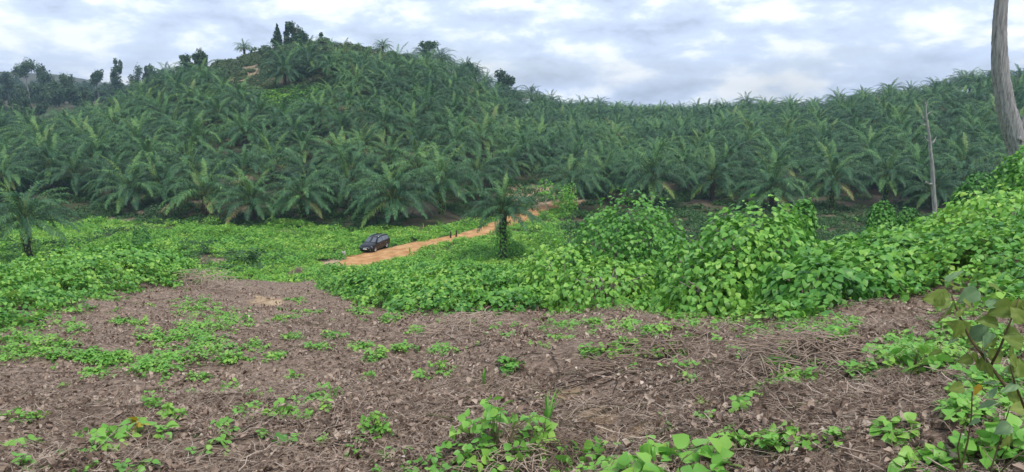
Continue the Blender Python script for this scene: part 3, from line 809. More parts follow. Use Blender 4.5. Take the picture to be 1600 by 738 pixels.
# ------------------------------------------------------------------ litter on the bare slope (stuff)
def litter():
    leaves = []
    for i in range(7):
        mb = MB()
        v, f = leaflet(1.0, random.uniform(.45, .8), random.uniform(.3, 1.0), random.uniform(-.9, .9))
        v = v + np.stack([np.zeros(len(v)), np.zeros(len(v)), np.array([random.gauss(0, .05) for _ in v])], 1)
        mb.add(v, f, np.array([random.uniform(.2, .8)] * len(v)))
        leaves.append(mb.mesh('dead_leaf', [M_litter]))
    twigs = []
    for i in range(6):
        mb = MB(); p = np.array([-.5, 0, 0.01]); d = np.array([1.0, 0, 0.05]); pts = [p]
        for k_ in range(6):
            d = d + np.array([0, random.gauss(0, .35), random.gauss(0, .18) - p[2] * .8]); d /= np.linalg.norm(d)
            p = p + d * .17; pts.append(p)
        mb.tube(pts, [.009, .009, .008, .007, .006, .005, .003], 3, 0, random.random())
        if i % 2:
            q = pts[3]; mb.tube([q, q + np.array([.1, .12, .06]), q + np.array([.16, .25, .04])], [.008, .006, .003], 3, 0, .5)
        twigs.append(mb.mesh('dry_twig', [M_twig]))
    def pts(n, ymin, ymax, keepf):
        u = rng.random(n); y = ymin * (ymax / ymin) ** u            # denser close by
        x = rng.uniform(-.80, .80, n) * y
        k_ = (vine_in(x, y) < 0.8) & keepf(x, y)
        return x[k_], y[k_]
    soil = lambda x, y: np.min([np.hypot(x - c[0], (y - c[1]) * .5) / q for c, q in zip(SOIL, SOILR)], axis=0)
    x, y = pts(170000, 2.2, 45, lambda x, y: (fbm(x, y, .7, 2, 71) + .62 > rng.random(x.shape)) & (soil(x, y) > rng.random(x.shape) * 1.0))
    n = len(x); rot = rnd_rot(n, .45)
    sc = np.clip(np.exp(rng.normal(math.log(.030), .40, n)), .013, .06) * (1 + .025 * y)
    scatter('dead_leaves', np.stack([x, y, ground(x, y) + .012 + .012 * rng.random(n)], 1), rot, sc, rng.integers(0, 7, n), leaves, 'curled brown dead leaves littering the bare slope', 'leaf litter')
    x, y = pts(190000, 2.2, 45, lambda x, y: (fbm(x, y, 1.1, 2, 72) + .55 > rng.random(x.shape)))
    n = len(x); rot = rnd_rot(n, .22); rot[:, 2] = rng.normal(0.2, 0.9, n)
    sc = np.clip(np.exp(rng.normal(math.log(.15), .45, n)), .05, .42) * (1 + .012 * y)
    scatter('dry_vine_stems', np.stack([x, y, ground(x, y) + .015 + .02 * rng.random(n)], 1), rot, sc, rng.integers(0, 6, n), twigs, 'tangle of dry brown vine stems lying over the bare slope', 'dry stems')
litter()

def trailing_stems():
    mb = MB(); rr = random.Random(77)
    M_cord = leaf_mat('trailing_stem', [(0.0, (0.028, 0.022, 0.018)), (0.6, (0.085, 0.066, 0.045)), (1.0, (0.14, 0.15, 0.06))], 0.8, 0.2, 0.0, 2.0, (0.1, 0.9, 0.2))
    for i in range(210):
        y = 3.2 * (16 / 3.2) ** rr.random(); x = rr.uniform(-.75, .75) * y
        if i < 60: x, y = rr.uniform(.2, 2.2), rr.uniform(4.6, 7.5)
        a = rr.gauss(0, .5) + (math.pi if rr.random() < .5 else 0); pts = []
        if float(vine_in(x, y)) > .5: continue
        for k_ in range(rr.randint(8, 20)):
            a += rr.gauss(0, .22); x += .12 * math.cos(a); y += .12 * math.sin(a)
            if y < 1.5: break
            pts.append((x, y, float(ground(x, y)) + .012 + .02 * rr.random()))
        if len(pts) > 4:
            w = rr.uniform(.003, .008)
            mb.tube(pts, [w] * (len(pts) - 1) + [w * .4], 5, 0, rr.random())
    tag(obj('trailing_stems', mb.mesh('trailing_stems', [M_cord])), 'long dark vine runners trailing over the litter', 'vine stems', kind='stuff')
trailing_stems()

# ------------------------------------------------------------------ vine seedlings scattered on the bare slope (stuff)
PATCH = [(20, 555, 70, 14), (90, 548, 45, 12), (160, 560, 60, 14), (235, 572, 55, 14), (300, 520, 60, 18), (345, 500, 45, 18), (285, 560, 40, 14), (310, 480, 40, 20), (370, 505, 25, 8), (255, 530, 40, 14), (120, 515, 25, 9), (330, 545, 40, 12),
         (40, 535, 60, 8), (200, 505, 30, 8), (360, 560, 20, 8), (440, 500, 20, 5), (455, 530, 16, 5), (520, 528, 18, 5), (500, 545, 18, 5), (560, 545, 22, 6), (590, 560, 14, 5), (630, 548, 16, 5), (690, 550, 14, 5), (400, 545, 16, 6),
         (880, 512, 16, 6), (930, 508, 14, 6), (925, 555, 12, 5), (1215, 575, 22, 6), (1245, 595, 20, 6), (1260, 520, 20, 8), (1300, 530, 24, 10), (1330, 510, 20, 8), (1180, 520, 12, 5), (800, 575, 14, 5), (740, 505, 16, 6), (650, 520, 14, 6),
         (610, 500, 20, 8), (560, 490, 20, 8), (460, 470, 14, 5), (485, 490, 18, 5), (1480, 560, 40, 20), (1500, 520, 50, 18), (1560, 540, 50, 20), (1420, 545, 40, 16), (1550, 600, 40, 18), (1590, 640, 20, 20), (1390, 560, 24, 10), (1510, 640, 30, 16),
         (430, 560, 14, 5), (315, 590, 12, 5), (150, 585, 12, 4), (985, 512, 20, 8), (1020, 520, 20, 6), (1350, 585, 16, 6)]
def seedlings():
    small = [sprig('seedling', M_sprout, .10, 5, .045, .06) for _ in range(6)]
    X, Y = [], []
    for px, py, rx, ry in PATCH:
        m = int(10 + rx * ry / 14)
        for _ in range(m):
            a = random.gauss(0, .45), random.gauss(0, .45)
            q = ghit(px + a[0] * rx, py + a[1] * ry)
            X.append(q[0]); Y.append(q[1])
    n = 1500
    y = 3.0 * (40 / 3.0) ** rng.random(n); x = rng.uniform(-.78, .78, n) * y
    k_ = (vine_in(x, y) < .5) & (fbm(x, y, 2.2, 2, 35) > .20)
    X = np.concatenate([X, x[k_]]); Y = np.concatenate([Y, y[k_]])
    # stragglers reaching out from the vine front
    n = 30000
    y = 6.0 * (45 / 6.0) ** rng.random(n); x = rng.uniform(-.78, .78, n) * y
    vi = vine_in(x, y)
    k_ = (vi > -2.2) & (vi < .2) & (rng.random(n) < np.exp(vi * 1.3) * .55 * (fbm(x, y, .9, 2, 39) > -.1))
    X = np.concatenate([X, x[k_]]); Y = np.concatenate([Y, y[k_]])
    n = len(X)
    scatter('vine_seedlings', np.stack([X, Y, ground(X, Y) + .02], 1), rnd_rot(n, .2), rng.uniform(.75, 1.5, n), rng.integers(0, 6, n), small, 'small light green vine seedlings dotted over the bare slope', 'seedlings')
seedlings()

# ------------------------------------------------------------------ vine smothered mounds (things)
def dome_leaves(mb, c, rx, ry, h, n, size, seed, flat=0.8, lump=0.13, jit=0.18):
    rr = random.Random(seed); c = np.array(c)
    for i in range(n):
        u = rr.random() ** flat; ph = math.acos(1 - u * 1.12); a = rr.uniform(0, 6.283)
        k_ = 1 + lump * float(vnoise(a * 3.2, ph * 3.0, 1.0, seed)) * 2
        k_ *= 1 - jit * rr.random() ** 2.2
        s_, co = math.sin(ph), math.cos(ph)
        p = c + np.array([rx * s_ * math.cos(a) * k_, ry * s_ * math.sin(a) * k_, max(-.1, h * co * k_)])
        v, f = leaflet(size * rr.uniform(.7, 1.2), .9, .15, .3)
        R = rotm(-ph * .8 + rr.gauss(0.10, .28), rr.gauss(0, .28), a - math.pi / 2 + rr.gauss(0, .7))
        mb.add(v @ R.T + p, f, rr.random())
def vine_mound(name, label, cat, px, ytop, ybase, halfw, d, size, seed, n=None, mat=None, depth=1.0, ball=False):
    top, base = P(px, ytop, d), P(px, ybase, d)
    z0 = min(float(ground(base[0], d)), base[2])
    rx = halfw * d / FPX; h = top[2] - z0
    t = thing(name, label, cat, (base[0], d, z0), 0)
    n = n or int(min(4600, 3.0 * 3.6 * rx * max(rx, h) / (0.42 * size * size)))
    mb = MB()
    rr = random.Random(seed)
    if ball:
        hb = max(.3, base[2] - z0)
        dome_leaves(mb, (0, 0, hb), rx * .95, rx * .95, h - hb, n, size, seed, lump=.07)
        dome_leaves(mb, (0, 0, 0), rx * 1.05, rx * 1.05, hb + .35 * (h - hb), n // 2, size, seed + 9, flat=.6)
    else:
        dome_leaves(mb, (0, 0, 0), rx, rx * depth, h * .97, n, size, seed)
    for i in range(0 if ball else 3):                      # secondary lobes
        a = rr.uniform(0, 6.28); q = rr.uniform(.35, .6)
        dome_leaves(mb, (rx * q * math.cos(a), rx * q * depth * math.sin(a), h * rr.uniform(.05, .35)), rx * .5, rx * .5, h * .55, n // 9, size, seed + i + 1)
    for i in range(1 if ball else 2):                      # runners waving over the top
        a = rr.uniform(0, 6.28); r0 = rr.uniform(0, .75)
        b = np.array([rx * r0 * math.cos(a), rx * r0 * math.sin(a), h * math.sqrt(max(0, 1 - r0 * r0)) * .95])
        for k_ in range(4):
            q = b + np.array([.05 * k_ * math.cos(a), .05 * k_ * math.sin(a), .045 * k_])
            v, f = leaflet(size * .7, .6, .2, .2); R = rotm(rr.gauss(.3, .4), rr.gauss(0, .4), rr.uniform(0, 6.28))
            mb.add(v @ R.T + q, f, .7 + .3 * rr.random())
    obj('foliage', mb.mesh('foliage', [mat or M_vine]), t)
    sb = MB()
    for i in range(16):
        a = rr.uniform(0, 6.28); q = rr.uniform(.3, .85)
        e = np.array([rx * q * math.cos(a), rx * q * math.sin(a), h * rr.uniform(.3, .8)])
        sb.tube([np.array([.1 * math.cos(a), .1 * math.sin(a), -.2]), e * .5 + np.array([0, 0, .15 * h]), e], [.035, .022, .008], 5, 0)
    obj('stem', sb.mesh('stem', [M_bark]), t)
    return t
vine_mound('vine_mound', 'tall domed vine mound beside the dirt road bend, smaller leaved', 'vine mound', 985, 302, 405, 100, 18.0, .105, 1)
vine_mound('vine_mound', 'broad vine mound with large round leaves right of centre', 'vine mound', 1183, 314, 430, 118, 12.6, .105, 2)
vine_mound('vine_mound', 'low vine hump joining the two big leafy mounds', 'vine mound', 1075, 368, 450, 60, 14.5, .11, 3, n=1200)
vine_mound('vine_mound', 'vine hump in front of the broad mound, nearest the litter', 'vine mound', 1270, 398, 480, 85, 10.2, .11, 4, n=1400)
vine_mound('vine_mound', 'high vine heap at the right edge hiding the foot of the tall dead trunk', 'vine mound', 1608, 226, 345, 66, 21.0, .11, 5)
vine_mound('vine_mound', 'vine swell on the right bank below the high heap', 'vine mound', 1570, 292, 400, 120, 15.0, .11, 6, n=2000)
vine_mound('vine_mound', 'vine swell capping the bank over the left of the bare track', 'vine mound', 205, 384, 440, 95, 25.0, .135, 7)
for k_, (lb, a) in enumerate([('low leafy swell left of the tall domed vine mound', (885, 378, 450, 85, 17.0)), ('vine hump at the foot of the tall domed mound', (950, 404, 470, 100, 15.0)), ('vine hump at the foot of the broad mound, towards the centre', (1120, 394, 480, 105, 12.0)),
                             ('rounded vine swell right of the broad mound', (1345, 376, 480, 115, 11.4)), ('vine swell behind the foreground sapling', (1450, 362, 470, 120, 12.2)), ('vine hump behind the rounded swell, under the thin dead tree', (1410, 350, 420, 95, 16.0)), ('vine swell on the bank between thin dead tree and high heap', (1500, 332, 420, 85, 16.5)),
                             ('vine swell along the middle of the left bank', (110, 400, 470, 110, 20.5)), ('vine swell on the left bank at the left edge', (20, 420, 490, 110, 17.5))]):
    vine_mound('vine_mound', lb, 'vine mound', *a, .11, 30 + k_, n=1500)
vine_mound('vine_bush', 'round vine wrapped stump standing on the ridge left of the tall dead trunk', 'vine bush', 1527, 268, 318, 27, 30.0, .12, 11, n=1050, mat=M_bush, ball=True)
vine_mound('vine_bush', 'small vine bush leaning against the round wrapped stump', 'vine bush', 1503, 290, 320, 16, 30.5, .12, 12, n=525, mat=M_bush, ball=True)
vine_mound('vine_bush', 'rounded vine bush below and left of the thin dead tree', 'vine bush', 1376, 314, 368, 23, 25.0, .11, 13, n=1050, mat=M_bush, ball=True)
vine_mound('vine_bush', 'low vine bush nestling beside the rounded one under the thin dead tree', 'vine bush', 1417, 323, 362, 19, 26.0, .11, 14, n=675, mat=M_bush, ball=True)
vine_mound('vine_bush', 'slim vine bush peeping from behind the broad vine mound', 'vine bush', 1253, 310, 362, 21, 21.0, .11, 15, n=900, mat=M_bush, ball=True)
vine_mound('vine_bush', 'upright vine wrapped stump alone on the green flat at left', 'vine bush', 222, 347, 386, 14, 94.0, .26, 16, n=600, mat=M_bush, ball=True)
def ground_bush(name, label, px, py, w, h, n, size, seed, mat=None):
    """bush standing where the ground is seen at that pixel; w, h in photo pixels"""
    q = ghit(px, py); s_ = q[1] / FPX
    t = thing(name, label, 'bush', q)
    mb = MB(); rr = random.Random(seed)
    for i in range(5):
        a = rr.uniform(0, 6.28); k_ = rr.uniform(.1, .55)
        dome_leaves(mb, (w * .5 * s_ * k_ * math.cos(a), w * .5 * s_ * k_ * math.sin(a), h * s_ * rr.uniform(.0, .35)), w * .33 * s_, w * .33 * s_, h * s_ * rr.uniform(.5, .7), n // 5, size, seed + i)
    obj('foliage', mb.mesh('foliage', [mat or M_weed]), t)
    sb = MB()
    for i in range(7):
        a = rr.uniform(0, 6.28); e = np.array([w * .3 * s_ * math.cos(a), w * .3 * s_ * math.sin(a), h * s_ * .7])
        sb.tube([np.array([0, 0, -.2]), e * .5 + np.array([0, 0, .1]), e], [.05, .035, .012], 5, 0)
    obj('stem', sb.mesh('stem', [M_bark]), t)
ground_bush('shrub', 'leafy shrub with yellowish tips below the road bend', 858, 392, 62, 46, 1500, .20, 21)
ground_bush('shrub', 'dark green shrub right of the creeper clad palm trunk', 805, 404, 40, 34, 900, .20, 22)
ground_bush('shrub', 'small round shrub on the far verge behind the car', 628, 369, 18, 16, 350, .22, 23)
ground_bush('shrub', 'dense thicket at the plantation edge left of the front palms', 262, 343, 64, 30, 900, .26, 24, M_tree)
ground_bush('shrub', 'creeper hung thicket closing the road bend', 884, 338, 40, 62, 1100, .26, 25)
ground_bush('shrub', 'ferny shrub under the leftmost front palms', 330, 352, 30, 18, 350, .22, 26)

# ------------------------------------------------------------------ broadleaf trees
def tree_meshes(h, blobs, trunk_r, leaf, nleaf, seed, bark, lm, lean=(0, 0), bare=0.0):
    rr = random.Random(seed)
    tb = MB(); top = np.array([lean[0], lean[1], h * .85])
    K = 7
    pts = [np.array([lean[0] * (i / K) ** 1.5, lean[1] * (i / K) ** 1.5, -.6 + (h * .85 + .6) * i / K]) for i in range(K + 1)]
    tb.tube(pts, [trunk_r * (1.35 if i == 0 else 1) * (1 - .75 * i / K) for i in range(K + 1)], 7, 0)
    cb = MB()
    tot = sum(b[3] * b[4] for b in blobs)
    for bx, by, bz, br, bh in blobs:
        c = np.array([bx, by, bz])
        st = pts[min(K, max(2, int((bz - bh * .8) / (h * .85) * K)))]
        tb.tube([st, (st + c) / 2 + np.array([0, 0, -.05 * h]), c], [trunk_r * .45, trunk_r * .3, trunk_r * .1], 5, 0)
        for i in range(4):
            e = c + np.array([rr.gauss(0, br * .45), rr.gauss(0, br * .45), rr.gauss(0, bh * .4)])
            tb.tube([c, e], [trunk_r * .14, trunk_r * .04], 4, 0)
        n = int(nleaf * br * bh / tot)
        for i in range(n):
            v = np.array([rr.gauss(0, 1) for _ in range(3)]); v /= np.linalg.norm(v)
            q = rr.random() ** .45
            g = 1 + .45 * float(vnoise(v[0] * 2 + bx, v[1] * 2 + v[2] * 1.7 + bz, 1.0, seed)) * 2
            p = c + v * np.array([br, br, bh]) * q * g
            s_ = leaf * rr.uniform(.6, 1.3)
            R = rotm(rr.gauss(0, .7), rr.gauss(0, .7), rr.uniform(0, 6.28))
            w = np.array([(-.5, -.4, 0), (.1, -.5, .1), (.55, .1, 0), (.0, .55, -.1), (-.5, .3, .05)]) * s_
            cb.add(w @ R.T + p, [(0, 1, 2, 3, 4)], rr.random())
    return tb.mesh('trunk', [bark]), cb.mesh('crown', [lm], False)
def tree(name, label, cat, base, *a, group=None, **k_):
    tm, cm = tree_meshes(*a, **k_)
    t = thing(name, label, cat, base, 0, group)
    obj('trunk', tm, t); obj('crown', cm, t)
    return t
def ground_at(px, d):
    x = (px - 800) / (FPX * 1.02) * d
    return np.array([x, d, float(ground(x, d))])
def conic(h, r):
    return [(0, 0, h * (.18 + .8 * i / 6), r * (1 - .85 * (i / 6) ** 1.3), h * .14) for i in range(7)]
def roundb(h, r, seed, n=7, low=.45):
    rr = random.Random(seed)
    return [(r * .55 * math.cos(i * 2.4) * (i > 0), r * .55 * math.sin(i * 2.4) * (i > 0), h * (low + (.95 - low) * rr.random()) * .93, r * rr.uniform(.4, .6), h * (1 - low) * rr.uniform(.2, .32)) for i in range(n)]
G_T = 'trees on the hilltop'
tree('conical_tree', 'dark pointed tree at the left end of the hilltop clump', 'tree', ground_at(438, 303), 9.2, conic(9.2, 2.3), .25, .55, 1500, 1, M_bark, M_tree, group=G_T)
tree('conical_tree', 'slim pointed tree between the hilltop cone and round tree', 'tree', ground_at(452, 304), 8.6, conic(8.6, 1.5), .22, .5, 1000, 2, M_bark, M_tree, group=G_T)
tree('round_tree', 'tallest round crowned tree on top of the hill', 'tree', ground_at(468, 303), 9.6, roundb(9.6, 4.2, 3, 9, .2), .35, .6, 2600, 3, M_bark, M_tree, group=G_T)
tree('slim_tree', 'tiny lone slim tree on the bare hilltop', 'tree', ground_at(505, 303), 5.0, [(0, 0, 4.2, .9, .9), (.1, 0, 2.8, .7, .7)], .14, .4, 300, 4, M_bark, M_tree, group=G_T)
tree('round_tree', 'dark tree standing on the right shoulder of the hill skyline', 'tree', ground_at(790, 316), 11, roundb(11, 4.6, 5, 8, .25), .35, .7, 2200, 5, M_bark, M_tree)
tree('sparse_tree', 'open branched tree sticking up right of the hilltop', 'tree', ground_at(672, 300), 10.0, roundb(10.0, 4.4, 6, 8, .45), .3, .6, 700, 6, M_bark, M_tree)
tree('round_tree', 'bushy tree halfway down the left shoulder of the hill', 'tree', ground_at(316, 292), 10.0, roundb(10, 3.0, 7, 7, .3), .3, .6, 1500, 7, M_bark, M_tree)
tree('round_tree', 'low spreading tree left of the bushy hill shoulder tree', 'tree', ground_at(296, 288), 7.5, roundb(7.5, 4.2, 8, 7, .3), .3, .6, 1600, 8, M_bark, M_tree)
tree('round_tree', 'small bushy tree right of the hilltop, before the skyline dips', 'tree', ground_at(735, 303), 7.5, roundb(7.5, 3.6, 9, 7, .25), .3, .6, 1500, 9, M_bark, M_tree)
q = ground_at(385, 303)
t = thing('oil_palm', 'single oil palm silhouetted on the left ridge of the hilltop', 'palm tree', q)
obj('trunk', TRUNK_ME[1], t); c = obj('crown', CROWN[2][4], t, (0, 0, 3.9)); c.scale = (.62,) * 3
q = ground_at(600, 301)
t = thing('oil_palm', 'oil palm spiking above the skyline right of the hilltop', 'palm tree', q)
obj('trunk', TRUNK_ME[0], t); c = obj('crown', CROWN[4][4], t, (0, 0, 3.0)); c.scale = (.62,) * 3
FAR = [(43, 430, 88, 7.0, .5, .60, 'tall emergent tree with pale straight trunk at far left', M_pale), (70, 425, 106, 4.2, .35, .3, 'dark tree right of the tall pale trunked one', M_bark), (12, 430, 116, 5, .35, .3, 'low dark tree at the left edge of the far wood', M_bark),
       (105, 420, 109, 4.0, .4, .4, 'rounded far tree with a pale bole', M_pale), (152, 420, 105, 3.2, .3, .55, 'leaning far tree with a tilted crown', M_bark), (187, 420, 95, 2.4, .22, .72, 'thin far tree with a small high tuft', M_pale),
       (182, 415, 114, 3.0, .3, .3, 'small far tree under the thin tufted one', M_bark), (214, 410, 107, 4.2, .35, .3, 'broad far tree near the foot of the hill', M_bark), (232, 415, 104, 3.0, .3, .5, 'far tree with a flat tilted top near the hill', M_bark), (246, 405, 110, 3.4, .3, .35, 'last far tree before the hill slope', M_bark)]
for i, (px, d, h, r, tr, low, lb, bk) in enumerate(FAR):
    gp = ground_at(px, d); h = (P(px, h, d)[2] - gp[2]) * 1.12
    tree('forest_tree', lb, 'tree', gp, h, roundb(h, r, 40 + i, 8, low), tr, .6, 2400, 60 + i, bk, M_tree, lean=(random.gauss(0, .8), 0), group='trees of the far wood')
def far_wood():
    src = []
    for i in range(5):
        h = [11, 9, 13, 10, 12][i]
        tm, cm = tree_meshes(h, roundb(h, h * .36, 80 + i, 8, .2), .3, .9, 800, 90 + i, M_bark, M_tree)
        nv = len(cm.vertices)
        v = np.array([w.co for w in cm.vertices] + [w.co for w in tm.vertices])
        f = [tuple(p.vertices) for p in cm.polygons] + [tuple(k_ + nv for k_ in p.vertices) for p in tm.polygons]
        src.append(mesh_from('wood_tree', v, f, [M_tree, M_bark], False, rng.random(len(v)), [0] * len(cm.polygons) + [1] * len(tm.polygons)))
    n = 1900
    x = rng.uniform(-620, 300, n); y = rng.uniform(290, 760, n)
    p = pxf(x, y); E, R, H = far_tab(x, y)
    k_ = (p > -260) & (p < 900) & (y > R + 50) & (rng.random(n) < np.where(p < 330, 1.0, .25))
    x, y = x[k_], y[k_]; n = len(x)
    scatter('far_wood', np.stack([x, y, ground(x, y)], 1), np.stack([np.zeros(n), np.zeros(n), rng.uniform(0, 6.28, n)], 1), rng.uniform(.5, .95, n), rng.integers(0, 5, n), src, 'hazy wood of mixed trees beyond the plantation at far left', 'wood')
far_wood()

# ------------------------------------------------------------------ scrub on the hill, undergrowth below the palms (stuff)
def scrub():
    b = []
    for i in range(6):
        mb = MB()
        for k_ in range(4):
            dome_leaves(mb, (random.gauss(0, .5), random.gauss(0, .5), random.uniform(0, .3)), .8, .8, random.uniform(.7, 1.2), 90, .34, 400 + i * 5 + k_)
        b.append(mb.mesh('hill_bush', [M_scrub]))
    n = 5200
    y = rng.uniform(205, 318, n); x = rng.uniform(-.46, -.02, n) * y
    p = pxf(x, y); E, R, H = far_tab(x, y)
    soilp = sstep(335, 360, p) * (1 - sstep(405, 430, p)) * sstep(222, 235, y) * (1 - sstep(292, 302, y))
    k_ = (p > 270) & (p < 760) & (y < R + 10) & (rng.random(n) < np.where((p > 325) & (p < 650) & (y > 235), 1, .25) * (1 - .8 * soilp))
    x, y = x[k_], y[k_]; n = len(x)
    scatter('hill_scrub', np.stack([x, y, ground(x, y) - .15], 1), rnd_rot(n, .1), np.exp(rng.normal(.0, .35, n)), rng.integers(0, 6, n), b, 'olive green scrub clothing the upper hill', 'scrub')
    n = 1500
    y = rng.uniform(184, 212, n); x = (rng.uniform(405, 512, n) - 800) / (FPX * 1.02) * y
    scatter('hill_vines', np.stack([x, y, ground(x, y) + .5 + rng.random(n) * .9], 1), rnd_rot(n, .25), rng.uniform(1.2, 2.6, n), rng.integers(0, 8, n), CLUMP[:4] + DARK[:4], 'bright green vine patch in a gap among the hillside palms', 'vines')
    n = 16000
    x = rng.uniform(-120, 125, n); y = rng.uniform(108, 190, n)
    p = pxf(x, y); E, R, H = far_tab(x, y)
    k_ = (y > E - 6) & (y < E + 40) & (p > -80) & (p < 1680) & (road_dist(x, y) > 3.4) & (fbm(x, y, 7, 2, 95) > -.08)
    x, y = x[k_], y[k_]; n = len(x)
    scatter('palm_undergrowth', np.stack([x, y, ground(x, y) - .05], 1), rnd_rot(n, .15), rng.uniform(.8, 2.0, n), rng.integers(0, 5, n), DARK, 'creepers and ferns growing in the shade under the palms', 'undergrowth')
scrub()

# ------------------------------------------------------------------ dead trunks
def dead_trunk(name, label, path, widths, d, branches=(), n=12, dz=None):
    pts = [P(px, py, d) for px, py in path]
    g = float(ground(pts[0][0], pts[0][1]))
    if pts[0][2] > g - .3:
        pts = [np.array([pts[0][0], pts[0][1], g - .4])] + pts; widths = [widths[0] * 1.1] + list(widths)
    o = pts[0]
    t = thing(name, label, 'dead tree', o)
    ss = np.linspace(0, len(pts) - 1, (len(pts) - 1) * 5 + 1); P_ = np.array(pts)
    pf = np.stack([np.interp(ss, range(len(pts)), P_[:, k_]) for k_ in range(3)], 1)
    kk = np.array([.1, .2, .4, .2, .1]); pf[2:-2] = np.stack([np.convolve(pf[:, k_], kk, 'valid') for k_ in range(3)], 1)
    wf = np.interp(ss, range(len(pts)), widths)
    n2 = n * 2
    mb = MB(); mb.tube([p - o for p in pf], [w * .5 * d / FPX for w in wf], n2, 0, jag=.09, cols=[random.gauss(0, .055) for _ in range(n2)])
    obj('trunk', mb.mesh('trunk', [M_dead]), t)
    for br in branches:
        bp = [P(px, py, d + dd) - o for px, py, dd in br[0]]
        mb = MB(); mb.tube(bp, [w * .5 * d / FPX for w in br[1]], 5, 0, jag=.2)
        obj('branch', mb.mesh('branch', [M_dead]), t)
    return t
tp = [(1612, 300), (1604, 270), (1596, 246), (1588, 222), (1580, 198), (1573, 172), (1568, 146), (1564, 118), (1562, 90), (1561.5, 60), (1562.5, 30), (1565, 0), (1567, -40), (1568, -90), (1569, -150), (1572, -230), (1574, -300), (1575, -340)]
tw_ = [34, 32, 30, 28.5, 27, 25.5, 24, 23, 21.5, 20, 18.5, 17.5, 16.5, 15.5, 14.5, 12, 9, 3]
dead_trunk('dead_tree', 'tall bare grey trunk curving up out of frame at the right edge', tp, tw_, 24.0,
           [([(1590, 214, -.2), (1594, 218, -.3), (1599, 222, -.35)], [9, 5, 1]), ([(1569, -200, 0), (1600, -240, .5), (1640, -300, 1)], [8, 6, 1]), ([(1572, -250, 0), (1550, -290, -.3), (1530, -340, -.5)], [7, 4, 1])], n=18)
dead_trunk('dead_tree', 'thin pale snapped stem slanting beside the tall grey trunk', [(1588, 260), (1592, 222), (1597, 195), (1603, 165), (1606, 150)], [6, 5, 4, 3, .8], 25.0, [], n=7)
dead_trunk('dead_tree', 'thin dead tree with short broken side branches against the palms', [(1461, 330), (1460, 318), (1458, 290), (1457, 262), (1454, 238), (1452, 215), (1449, 195), (1447, 178), (1446, 160)], [7.5, 7, 6.2, 5.4, 5, 4.4, 3.6, 2.6, 1.0], 45.0,
           [([(1458, 287, 0), (1452, 288, -.1), (1447, 284, -.2), (1444, 288, -.2)], [4, 3, 2, .6]), ([(1453, 225, 0), (1459, 222, .1), (1463, 214, .2)], [4, 2.4, .6]), ([(1452, 222, 0), (1446, 218, -.1), (1445, 212, -.1)], [3.5, 2, .6]),
            ([(1448, 190, 0), (1442, 184, 0), (1440, 178, 0)], [3, 1.8, .5]), ([(1447, 182, 0), (1452, 176, .1), (1457, 174, .1)], [2.5, 1.6, .4]), ([(1448, 196, 0), (1441, 195, 0), (1438, 191, 0)], [2.4, 1.5, .4]), ([(1446, 174, 0), (1448, 165, 0), (1449, 157, 0)], [2, 1.2, .3])], n=8)
def sapling_thin():
    q = ghit(852, 345, 70)
    t = thing('sapling', 'slender pale stemmed sapling beside the road bend', 'sapling', q)
    mb = MB(); mb.tube([(0, 0, -.2), (.1, 0, 2.2), (.05, 0, 4.4), (.15, 0, 6.4)], [.07, .06, .045, .02], 6, 0)
    for i in range(7):
        a = i * 2.4; z = 3.6 + .4 * i
        mb.tube([(.08, 0, z), (.7 * math.cos(a), .7 * math.sin(a), z + .5)], [.03, .01], 4, 0)
    obj('trunk', mb.mesh('trunk', [M_pale]), t)
    cb = MB(); 
    for i in range(7):
        a = i * 2.4; z = 3.9 + .42 * i
        dome_leaves(cb, (.75 * math.cos(a), .75 * math.sin(a), z), .65, .65, .35, 34, .30, 700 + i)
    obj('crown', cb.mesh('crown', [M_weed]), t)
sapling_thin()

# ------------------------------------------------------------------ posts and stumps near the road
def stump(name, label, px, py, h, r, mat, fork=False, cat='stump'):
    q = ghit(px, py, 40)
    mb = MB(); mb.tube([(0, 0, -.3), (0, 0, h * .3), (.03, 0, h * .7), (.02, 0, h), (.05, .02, h * 1.15)], [r * 1.25, r, r * .95, r * .8, r * .15], 9, 0, jag=.3)
    if fork: mb.tube([(.02, 0, h * .5), (-r * 1.4, 0, h * .85), (-r * 1.7, 0, h * 1.2)], [r * .7, r * .5, r * .1], 7, 0, jag=.3)
    o = obj(name, mb.mesh(name, [mat]), None, q); tag(o, label, cat)
    return o
M_post = rough_mat('dark_post', [(0.3, (0.035, 0.022, 0.016)), (0.7, (0.09, 0.055, 0.038))], 8)
stump('post', 'short dark post on the road verge, the left of two', 704, 372, .85, .12, M_post, cat='post')
stump('post', 'pointed dark post on the road verge, the right of two', 713, 371, .95, .12, M_post, cat='post')
stump('stump', 'small pale grey forked stump near the front of the car', 538, 401, .62, .16, M_pale, True)
def dry_heap(label, px, py, r, h, n, seed):
    q = ghit(px, py); rr = random.Random(seed); mb = MB()
    for i in range(n):
        a = rr.uniform(0, 6.28); k_ = rr.random() ** .6; s0 = np.array([r * k_ * math.cos(a), r * k_ * math.sin(a), h * (1 - k_ * k_) * rr.uniform(.5, 1)])
        b = rr.uniform(0, 6.28); ln = r * rr.uniform(.3, .8)
        e = s0 + np.array([ln * math.cos(b), ln * math.sin(b), -rr.random() * h * .5])
        e[2] = max(e[2], -.05)
        mb.tube([s0, (s0 + e) / 2 + np.array([0, 0, rr.random() * .12 * h + .02]), e], [.0035 + .005 * r * r] * 2 + [.002], 3, 0, rr.random() * .4)
    o = obj('dry_vine_heap', mb.mesh('dry_vine_heap', [M_twig]), None, q); tag(o, label, 'dry vine heap')
dry_heap('dark heap of dead vines at the far end of the bare track', 466, 431, 1.0, .95, 700, 1)
dry_heap('small heap of dry vine stems on the left path edge', 316, 450, 1.0, .7, 200, 2)
dry_heap('dry stem tangle under the big leafy plant at bottom centre', 800, 728, .4, .12, 200, 4)
